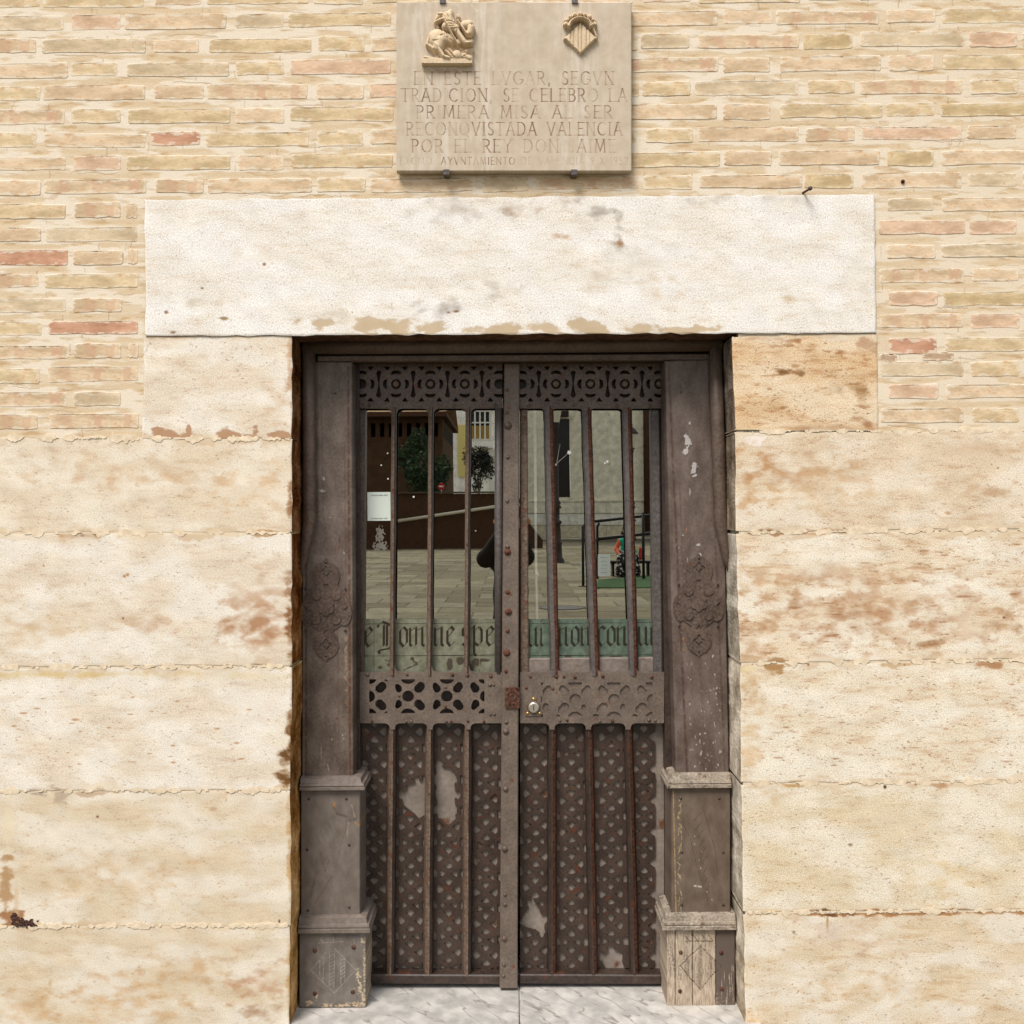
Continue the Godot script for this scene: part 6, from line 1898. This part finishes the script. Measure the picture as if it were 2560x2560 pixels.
		for p in prof:
			sc2.append(Vector2(p.x * R, p.y))
		part(lp, "post", smooth(lathe(g, sc2, 12)), lampm)
		var lan := part(lp, "lantern", lathe(g, [Vector2(0.12, hgt - 0.6), Vector2(0.21, hgt - 0.05)], 6).mesh(), mat_plain([200, 194, 172], 0.3))
		part(lan, "lantern_roof", lathe(g, [Vector2(0.25, hgt - 0.05), Vector2(0.25, hgt), Vector2(0.12, hgt + 0.16), Vector2(0.05, hgt + 0.2), Vector2(0.04, hgt + 0.32), Vector2(0.0, hgt + 0.36)], 8).mesh(), lampm)
		part(lan, "lantern_base", lathe(g, [Vector2(0.05, hgt - 0.66), Vector2(0.13, hgt - 0.62), Vector2(0.13, hgt - 0.58)], 8).mesh(), lampm)
	# --- railing of a ramp, with notices
	var bar := mat_plain([34, 29, 27], 0.5)
	var rl := thing("ramp_railing", "black tubular railing with two slanting rails beside the green turf", "railing", ground(1492, 1448))
	var g1 := ground(1458, 1467)
	var g2 := ground(1494, 1448)
	var g3 := ground(1609, 1450)
	var top2 := Vector3(g2.x, M(1490, 1304, g2.z).y, g2.z)
	var top3 := Vector3(g3.x + 1.2, M(1640, 1277, g3.z).y, g3.z)
	part(rl, "post", smooth(tube([g1, Vector3(g1.x, M(1458, 1316, g1.z).y, g1.z), Vector3(g1.x + 0.08, M(1462, 1308, g1.z).y, g1.z + 0.2), top2 + Vector3(-0.1, 0, 0)], [0.03, 0.03, 0.03, 0.03], 8)), bar)
	part(rl, "post", smooth(tube([g2, top2 - Vector3(0, 0.14, 0), top2 + Vector3(0.05, -0.03, 0)], [0.03, 0.03, 0.03], 8)), bar)
	part(rl, "post", smooth(tube([g3, Vector3(g3.x, M(1609, 1282, g3.z).y, g3.z)], [0.035, 0.035], 8)), bar)
	part(rl, "rail", smooth(tube([top2 + Vector3(-0.1, 0, 0), top3], [0.036, 0.036], 8)), bar)
	part(rl, "rail", smooth(tube([Vector3(g2.x, M(1490, 1348, g2.z).y, g2.z), Vector3(top3.x, M(1640, 1322, g3.z).y, g3.z)], [0.04, 0.04], 8)), bar)
	part(rl, "rail", smooth(tube([Vector3(g1.x, M(1458, 1350, g1.z).y, g1.z), Vector3(g2.x, M(1490, 1348, g2.z).y, g2.z)], [0.03, 0.03], 8)), bar)
	part(rl, "foot_plate", lathe(g1, [Vector2(0, 0.03), Vector2(0.11, 0.02), Vector2(0.11, 0.0)], 10).mesh(), bar)
	for e in [[1495.0, 1525.0, 1386.0, 1441.0, g2.z - 0.05, "white notice board with handwritten lines leaning on the ramp railing"], [1452.0, 1463.0, 1403.0, 1440.0, g1.z + 0.1, "narrow white notice beside the first railing post"]]:
		var nb := thing("notice_board", e[5], "notice", M((e[0] + e[1]) / 2, e[3], e[4]))
		var sh := block_box(nb, "sheet", M(e[0], e[3], e[4]), M(e[1], e[2], e[4] - 0.015), mat_plain([250, 254, 250], 0.7))
		for k in 5:
			var v: float = lerpf(e[2], e[3], 0.14 + k * 0.17)
			block_box(sh, "written_line", M(lerpf(e[0], e[1], 0.2 + 0.05 * (k % 3)), v + 0.7, e[4] - 0.016), M(lerpf(e[0], e[1], 0.78 - 0.08 * (k % 2)), v, e[4] - 0.019), mat_plain([96, 108, 104], 0.8))
	# --- artificial turf and a manhole cover on the paving
	var tf := MB.new()
	var q := [ground(1490, 1472), ground(1700, 1472), ground(1700, 1436), ground(1494, 1452)]
	tf.quad(q[0] + Vector3(0, 0.03, 0), q[1] + Vector3(0, 0.03, 0), q[2] + Vector3(0, 0.03, 0), q[3] + Vector3(0, 0.03, 0))
	for k in 4:
		var n := (k + 1) % 4
		tf.quad(q[k], q[n], q[n] + Vector3(0, 0.03, 0), q[k] + Vector3(0, 0.03, 0))
	var turf := part(self, "lawn", tf.mesh(), mat_far([44, 70, 36], [58, 86, 46], 0.6))
	turf.set_meta("kind", "stuff")
	turf.set_meta("label", "flat green turf strip under the ramp railing")
	turf.set_meta("category", "turf")
	var mc := thing("manhole_cover", "round grey iron manhole cover in the square's paving", "manhole cover", ground(1405, 1521))
	part(mc, "rim", lathe(ground(1405, 1521) + Vector3(0, 0.008, 0), [Vector2(0.41, 0), Vector2(0.41, 0.012), Vector2(0.36, 0.012)], 28).mesh(), mats.iron_dark)
	part(mc, "cover", lathe(ground(1405, 1521) + Vector3(0, 0.008, 0), [Vector2(0.36, 0.011), Vector2(0.0, 0.012)], 28).mesh(), mats.iron_blue)
	# --- no entry sign
	var ns := thing("no_entry_sign", "round red no entry sign with a white bar on a pole", "sign", Vector3(M(1103, 1216, 46).x, 0, 46))
	var c := M(1103, 1216, 46)
	part(ns, "pole", smooth(tube([Vector3(c.x, 0, 46.06), Vector3(c.x, c.y + 0.2, 46.06)], [0.03, 0.03], 8)), mats.steel)
	part(ns, "disc", tube([c + Vector3(0, 0, 0.02), c], [0.16, 0.16], 20).mesh(), mat_plain([190, 36, 36], 0.5))
	block_box(ns, "white_bar", c + Vector3(-0.11, -0.03, -0.012), c + Vector3(0.11, 0.03, -0.004), mat_plain([235, 232, 226], 0.5))
	# --- two trees
	tree("round_tree", "leafy green street tree before the brown building", Vector3(M(1058, 1234, 47).x, 0, 47), M(1062, 1150, 47), Vector3(1.45, 1.8, 1.3), 3400, [42, 62, 28], 7)
	tree("dark_tree", "small dark tree before the white building's balcony", Vector3(M(1196, 1234, 70).x, 0, 70), M(1194, 1178, 70), Vector3(1.05, 1.9, 1.0), 2600, [26, 31, 20], 8)
	build_people()

func tree(called: String, label: String, foot: Vector3, mid: Vector3, rad: Vector3, n: int, col: Array, sd: int) -> void:
	var t := thing(called, label, "tree", foot, "trees of the square")
	var q := RandomNumberGenerator.new()
	q.seed = sd
	var bark := mat_plain([120, 108, 90], 0.9)
	var fork := Vector3(foot.x, lerpf(foot.y, mid.y, 0.75), foot.z)
	var tr := part(t, "trunk", smooth(tube([foot, foot.lerp(fork, 0.5) + Vector3(0.03, 0, 0), fork], [0.13, 0.09, 0.075], 9)), bark)
	var clumps := []
	for k in 11:
		var d := Vector3(q.randfn(), q.randfn(), q.randfn()).normalized() * q.randf_range(0.5, 0.95)
		clumps.append([mid + d * rad, q.randf_range(0.22, 0.42)])
		if k < 7:
			part(tr, "limb", smooth(tube([fork - Vector3(0, 0.2, 0), fork.lerp(mid + d * rad, 0.5) + Vector3(0, 0.1, 0), mid + d * rad], [0.05, 0.03, 0.012], 6)), bark)
	var mm := MultiMesh.new()
	mm.transform_format = MultiMesh.TRANSFORM_3D
	mm.use_colors = true
	var lf := MB.new()
	lf.tri(Vector3(-0.05, 0, 0), Vector3(0, 0.02, 0.1), Vector3(0.05, 0, 0))
	lf.tri(Vector3(-0.05, 0, 0), Vector3(0.05, 0, 0), Vector3(0, 0.02, -0.1))
	mm.mesh = lf.mesh()
	mm.instance_count = n
	for i in n:
		var c: Array = clumps[q.randi() % clumps.size()]
		var d := Vector3(q.randfn(), q.randfn(), q.randfn())
		d = d.normalized() * pow(q.randf(), 0.45) * c[1] * 1.35
		var b := Basis.from_euler(Vector3(q.randf() * TAU, q.randf() * TAU, q.randf() * TAU)).scaled(Vector3.ONE * q.randf_range(0.6, 1.3))
		mm.set_instance_transform(i, Transform3D(b, c[0] + d * rad - foot))
		var g := q.randf_range(0.7, 1.3)
		mm.set_instance_color(i, Color(col[0] / 255.0 * g, col[1] / 255.0 * g, col[2] / 255.0 * g).srgb_to_linear())
	var o := MultiMeshInstance3D.new()
	o.name = numbered("crown")
	o.multimesh = mm
	var m := StandardMaterial3D.new()
	m.vertex_color_use_as_albedo = true
	m.roughness = 0.8
	m.backlight_enabled = true
	m.backlight = Color(0.12, 0.16, 0.06)
	o.material_override = m
	o.set_meta("kind", "stuff")
	t.add_child(o, true)

func build_people() -> void:
	var skin := mat_plain([196, 148, 120], 0.6)
	var black := mat_plain([36, 31, 30], 0.85)
	var hair := mat_plain([48, 34, 26], 0.8)
	# the photographer, seen only in the panes: dark jacket, phone raised in both hands
	var o := Vector3(-0.012, 0, 3.42)
	var ph := thing("person", "person in a dark jacket raising a phone with both hands", "person", o)
	var hd := o + Vector3(0, 1.61, 0)
	part(ph, "body", nets([[hd + Vector3(0, 0.03, 0.01), hd + Vector3(0, 0.07, 0.02), 0.085, 0.088], [hd + Vector3(0, -0.06, -0.03), hd + Vector3(0, 0.0, -0.02), 0.058, 0.075], [hd + Vector3(0, -0.02, -0.1), hd + Vector3(0, 0.015, -0.095), 0.014, 0.009], [hd + Vector3(0, -0.062, -0.088), hd + Vector3(0, -0.06, -0.09), 0.018, 0.018], [hd + Vector3(-0.085, 0.0, 0.01), hd + Vector3(-0.088, 0.03, 0.015), 0.014, 0.018], [hd + Vector3(0.085, 0.0, 0.01), hd + Vector3(0.088, 0.03, 0.015), 0.014, 0.018], [hd + Vector3(0, -0.08, 0.02), hd + Vector3(0, -0.19, 0.03), 0.056, 0.06], [hd + Vector3(0, -0.19, 0.03), hd + Vector3(0, -0.5, 0.02), 0.1, 0.12], [hd + Vector3(0, -0.5, 0.02), hd + Vector3(0, -0.7, 0.03), 0.1, 0.1], [hd + Vector3(-0.03, -0.72, 0.0), hd + Vector3(-0.03, -1.1, -0.04), 0.08, 0.055], [hd + Vector3(-0.03, -1.1, -0.04), hd + Vector3(-0.03, -1.52, -0.03), 0.055, 0.036], [hd + Vector3(0.03, -0.72, 0.06), hd + Vector3(0.03, -1.1, 0.09), 0.08, 0.055], [hd + Vector3(0.03, -1.1, 0.09), hd + Vector3(0.03, -1.52, 0.14), 0.055, 0.036]], 0.016, 0.03), skin)
	part(ph, "hair", nets([[hd + Vector3(0, 0.07, 0.035), hd + Vector3(0, 0.1, 0.03), 0.092, 0.082], [hd + Vector3(0, 0.0, 0.06), hd + Vector3(0, -0.06, 0.05), 0.07, 0.055]], 0.014, 0.03), hair)
	for s in [-1.0, 1.0]:
		part(ph, "eye", dome(9.0), mat_plain([40, 30, 26], 0.3), hd + Vector3(0.033 * s, 0.012, -0.083)).rotation.y = PI
		var el := o + (Vector3(-0.17, 1.35, -0.08) if s < 0 else Vector3(0.1, 1.36, -0.1))
		var wr := Vector3(0.062 * s, 1.55, D + 0.11)
		part(ph, "sleeve", nets([[hd + Vector3(0.1 * s, -0.25, 0.03), el, 0.068, 0.056], [el, wr, 0.056, 0.038]], 0.014, 0.03), black)
		part(ph, "hand", nets(hand_bones(wr, Vector3(-0.12 * s, 0.8, -0.45), Vector3(s * 0.9, 0.1, -0.1), Vector3(-s, 0.2, -0.2)), 0.005, 0.008), skin)
	part(ph, "jacket", nets([[hd + Vector3(-0.1, -0.25, -0.02), hd + Vector3(0.06, -0.25, 0.08), 0.085, 0.085], [hd + Vector3(0, -0.22, 0.03), hd + Vector3(0, -0.5, 0.02), 0.115, 0.115], [hd + Vector3(0, -0.5, -0.02), hd + Vector3(-0.015, -0.68, -0.03), 0.105, 0.11], [hd + Vector3(0, -0.5, 0.06), hd + Vector3(-0.01, -0.66, 0.08), 0.105, 0.11]], 0.018, 0.05), black)
	var tb := []
	for s in [-1.0, 1.0]:
		tb += [[hd + Vector3(0.03 * s, -0.7, 0.03 + 0.03 * s), hd + Vector3(0.03 * s, -1.1, 0.025 + 0.065 * s), 0.09, 0.068], [hd + Vector3(0.03 * s, -1.1, 0.025 + 0.065 * s), hd + Vector3(0.03 * s, -1.53, 0.055 + 0.085 * s), 0.068, 0.055]]
		part(ph, "shoe", nets([[o + Vector3(0.03 * s, 0.045, 0.1 + 0.085 * s), o + Vector3(0.035 * s, 0.038, -0.09 + 0.085 * s), 0.045, 0.036]], 0.014, 0.02), black)
	part(ph, "trousers", nets(tb, 0.016, 0.03), mat_plain([52, 48, 50], 0.9))
	var phn := thing("phone", "thin black phone held upright by the person", "phone", Vector3(0.02, 1.6, D + 0.04))
	block_box(phn, "case", Vector3(-0.085, 1.628, D + 0.025), Vector3(0.08, 1.702, D + 0.034), black)
	block_box(phn, "screen", Vector3(-0.08, 1.632, D + 0.0341), Vector3(0.075, 1.698, D + 0.0348), mat_plain([24, 24, 28], 0.1))
	# a seated person behind the railing in a teal top and a black and white skirt
	var g := ground(1566, 1441)
	var k := 0.96
	var pr := thing("person", "seated person in a teal top and black and white patterned skirt behind the railing", "person", g)
	var h2 := g + Vector3(0, 1.17, 0) * k
	part(pr, "body", nets([[h2 + Vector3(0, 0.03, 0.01), h2 + Vector3(0, 0.06, 0.02), 0.085, 0.085], [h2 + Vector3(0, -0.05, -0.03), h2 + Vector3(0, 0, -0.02), 0.055, 0.07], [h2 + Vector3(0, -0.02, -0.095), h2 + Vector3(0, 0.01, -0.09), 0.014, 0.01], [h2 + Vector3(0, -0.08, 0.02), h2 + Vector3(0, -0.18, 0.02), 0.05, 0.06], [h2 + Vector3(0, -0.18, 0.02), h2 + Vector3(0, -0.6, 0.04), 0.1, 0.13], [h2 + Vector3(-0.09, -0.62, 0), h2 + Vector3(-0.14, -0.62, -0.38), 0.085, 0.06], [h2 + Vector3(-0.14, -0.62, -0.38), h2 + Vector3(-0.14, -1.06, -0.36), 0.06, 0.04], [h2 + Vector3(0.09, -0.62, 0), h2 + Vector3(0.14, -0.62, -0.38), 0.085, 0.06], [h2 + Vector3(0.14, -0.62, -0.38), h2 + Vector3(0.14, -1.06, -0.36), 0.06, 0.04]], 0.02, 0.03), skin)
	part(pr, "hair", nets([[h2 + Vector3(0, 0.06, 0.04), h2 + Vector3(0, 0.09, 0.02), 0.095, 0.085], [h2 + Vector3(-0.07, -0.02, 0.05), h2 + Vector3(0.07, -0.02, 0.05), 0.06, 0.06]], 0.018, 0.03), hair)
	var teal := mat_plain([44, 168, 140], 0.8)
	part(pr, "top", nets([[h2 + Vector3(-0.13, -0.22, 0.02), h2 + Vector3(0.13, -0.22, 0.02), 0.075, 0.075], [h2 + Vector3(0, -0.22, 0.02), h2 + Vector3(0, -0.55, 0.04), 0.12, 0.14]], 0.018, 0.04), teal)
	for s in [-1.0, 1.0]:
		var el := h2 + Vector3(0.26 * s, -0.42, -0.05)
		var wr := h2 + Vector3(0.2 * s, -0.56, -0.26)
		part(pr, "sleeve", nets([[h2 + Vector3(0.16 * s, -0.22, 0.02), el, 0.06, 0.05], [el, wr, 0.05, 0.038]], 0.016, 0.03), teal if s > 0 else mat_plain([206, 96, 60], 0.8))
		part(pr, "hand", nets(hand_bones(wr, Vector3(-0.2 * s, -0.3, -0.9), Vector3(-s, 0, 0), Vector3(0, -1, -0.2)), 0.005, 0.008), skin)
		part(pr, "shoe", nets([[h2 + Vector3(0.14 * s, -1.07, -0.34), h2 + Vector3(0.14 * s, -1.08, -0.5), 0.045, 0.036]], 0.014, 0.02), black)
	var im := mottle(256, 150, [20, 18, 18], [26, 24, 24], [236, 232, 224], 0.44, 0.02)
	part(pr, "skirt", nets([[h2 + Vector3(-0.1, -0.58, 0.02), h2 + Vector3(0.1, -0.58, 0.02), 0.15, 0.15], [h2 + Vector3(-0.13, -0.62, -0.1), h2 + Vector3(-0.16, -0.64, -0.38), 0.12, 0.11], [h2 + Vector3(0.13, -0.62, -0.1), h2 + Vector3(0.16, -0.64, -0.38), 0.12, 0.11], [h2 + Vector3(-0.16, -0.64, -0.38), h2 + Vector3(-0.2, -1.0, -0.38), 0.11, 0.13], [h2 + Vector3(0.16, -0.64, -0.38), h2 + Vector3(0.2, -1.0, -0.38), 0.11, 0.13]], 0.02, 0.06), mat_tri(im, 0.5, 0.9))
	var ch := thing("bench", "plain dark bench the seated person sits on", "bench", g + Vector3(0, 0, 0.1))
	block_box(ch, "seat", g + Vector3(-0.4, 0.33, -0.1), g + Vector3(0.62, 0.39, 0.3), black)
	for e in [-0.36, 0.54]:
		block_box(ch, "leg", g + Vector3(e, 0, -0.06), g + Vector3(e + 0.05, 0.33, 0.26), black)
	var bg := thing("shopping_bag", "red and white bag with a pale cone beside the seated person", "bag", g + Vector3(0.4, 0.39, -0.05))
	part(bg, "bag_body", nets([[g + Vector3(0.33, 0.5, 0.05), g + Vector3(0.36, 0.68, 0.05), 0.1, 0.07]], 0.018, 0.03), mat_plain([190, 60, 56], 0.8))
	part(bg, "paper_cone", lathe(g + Vector3(0.26, 0.5, -0.14), [Vector2(0.02, 0), Vector2(0.07, 0.3), Vector2(0.06, 0.31)], 12).mesh(), mat_plain([226, 206, 170], 0.7))
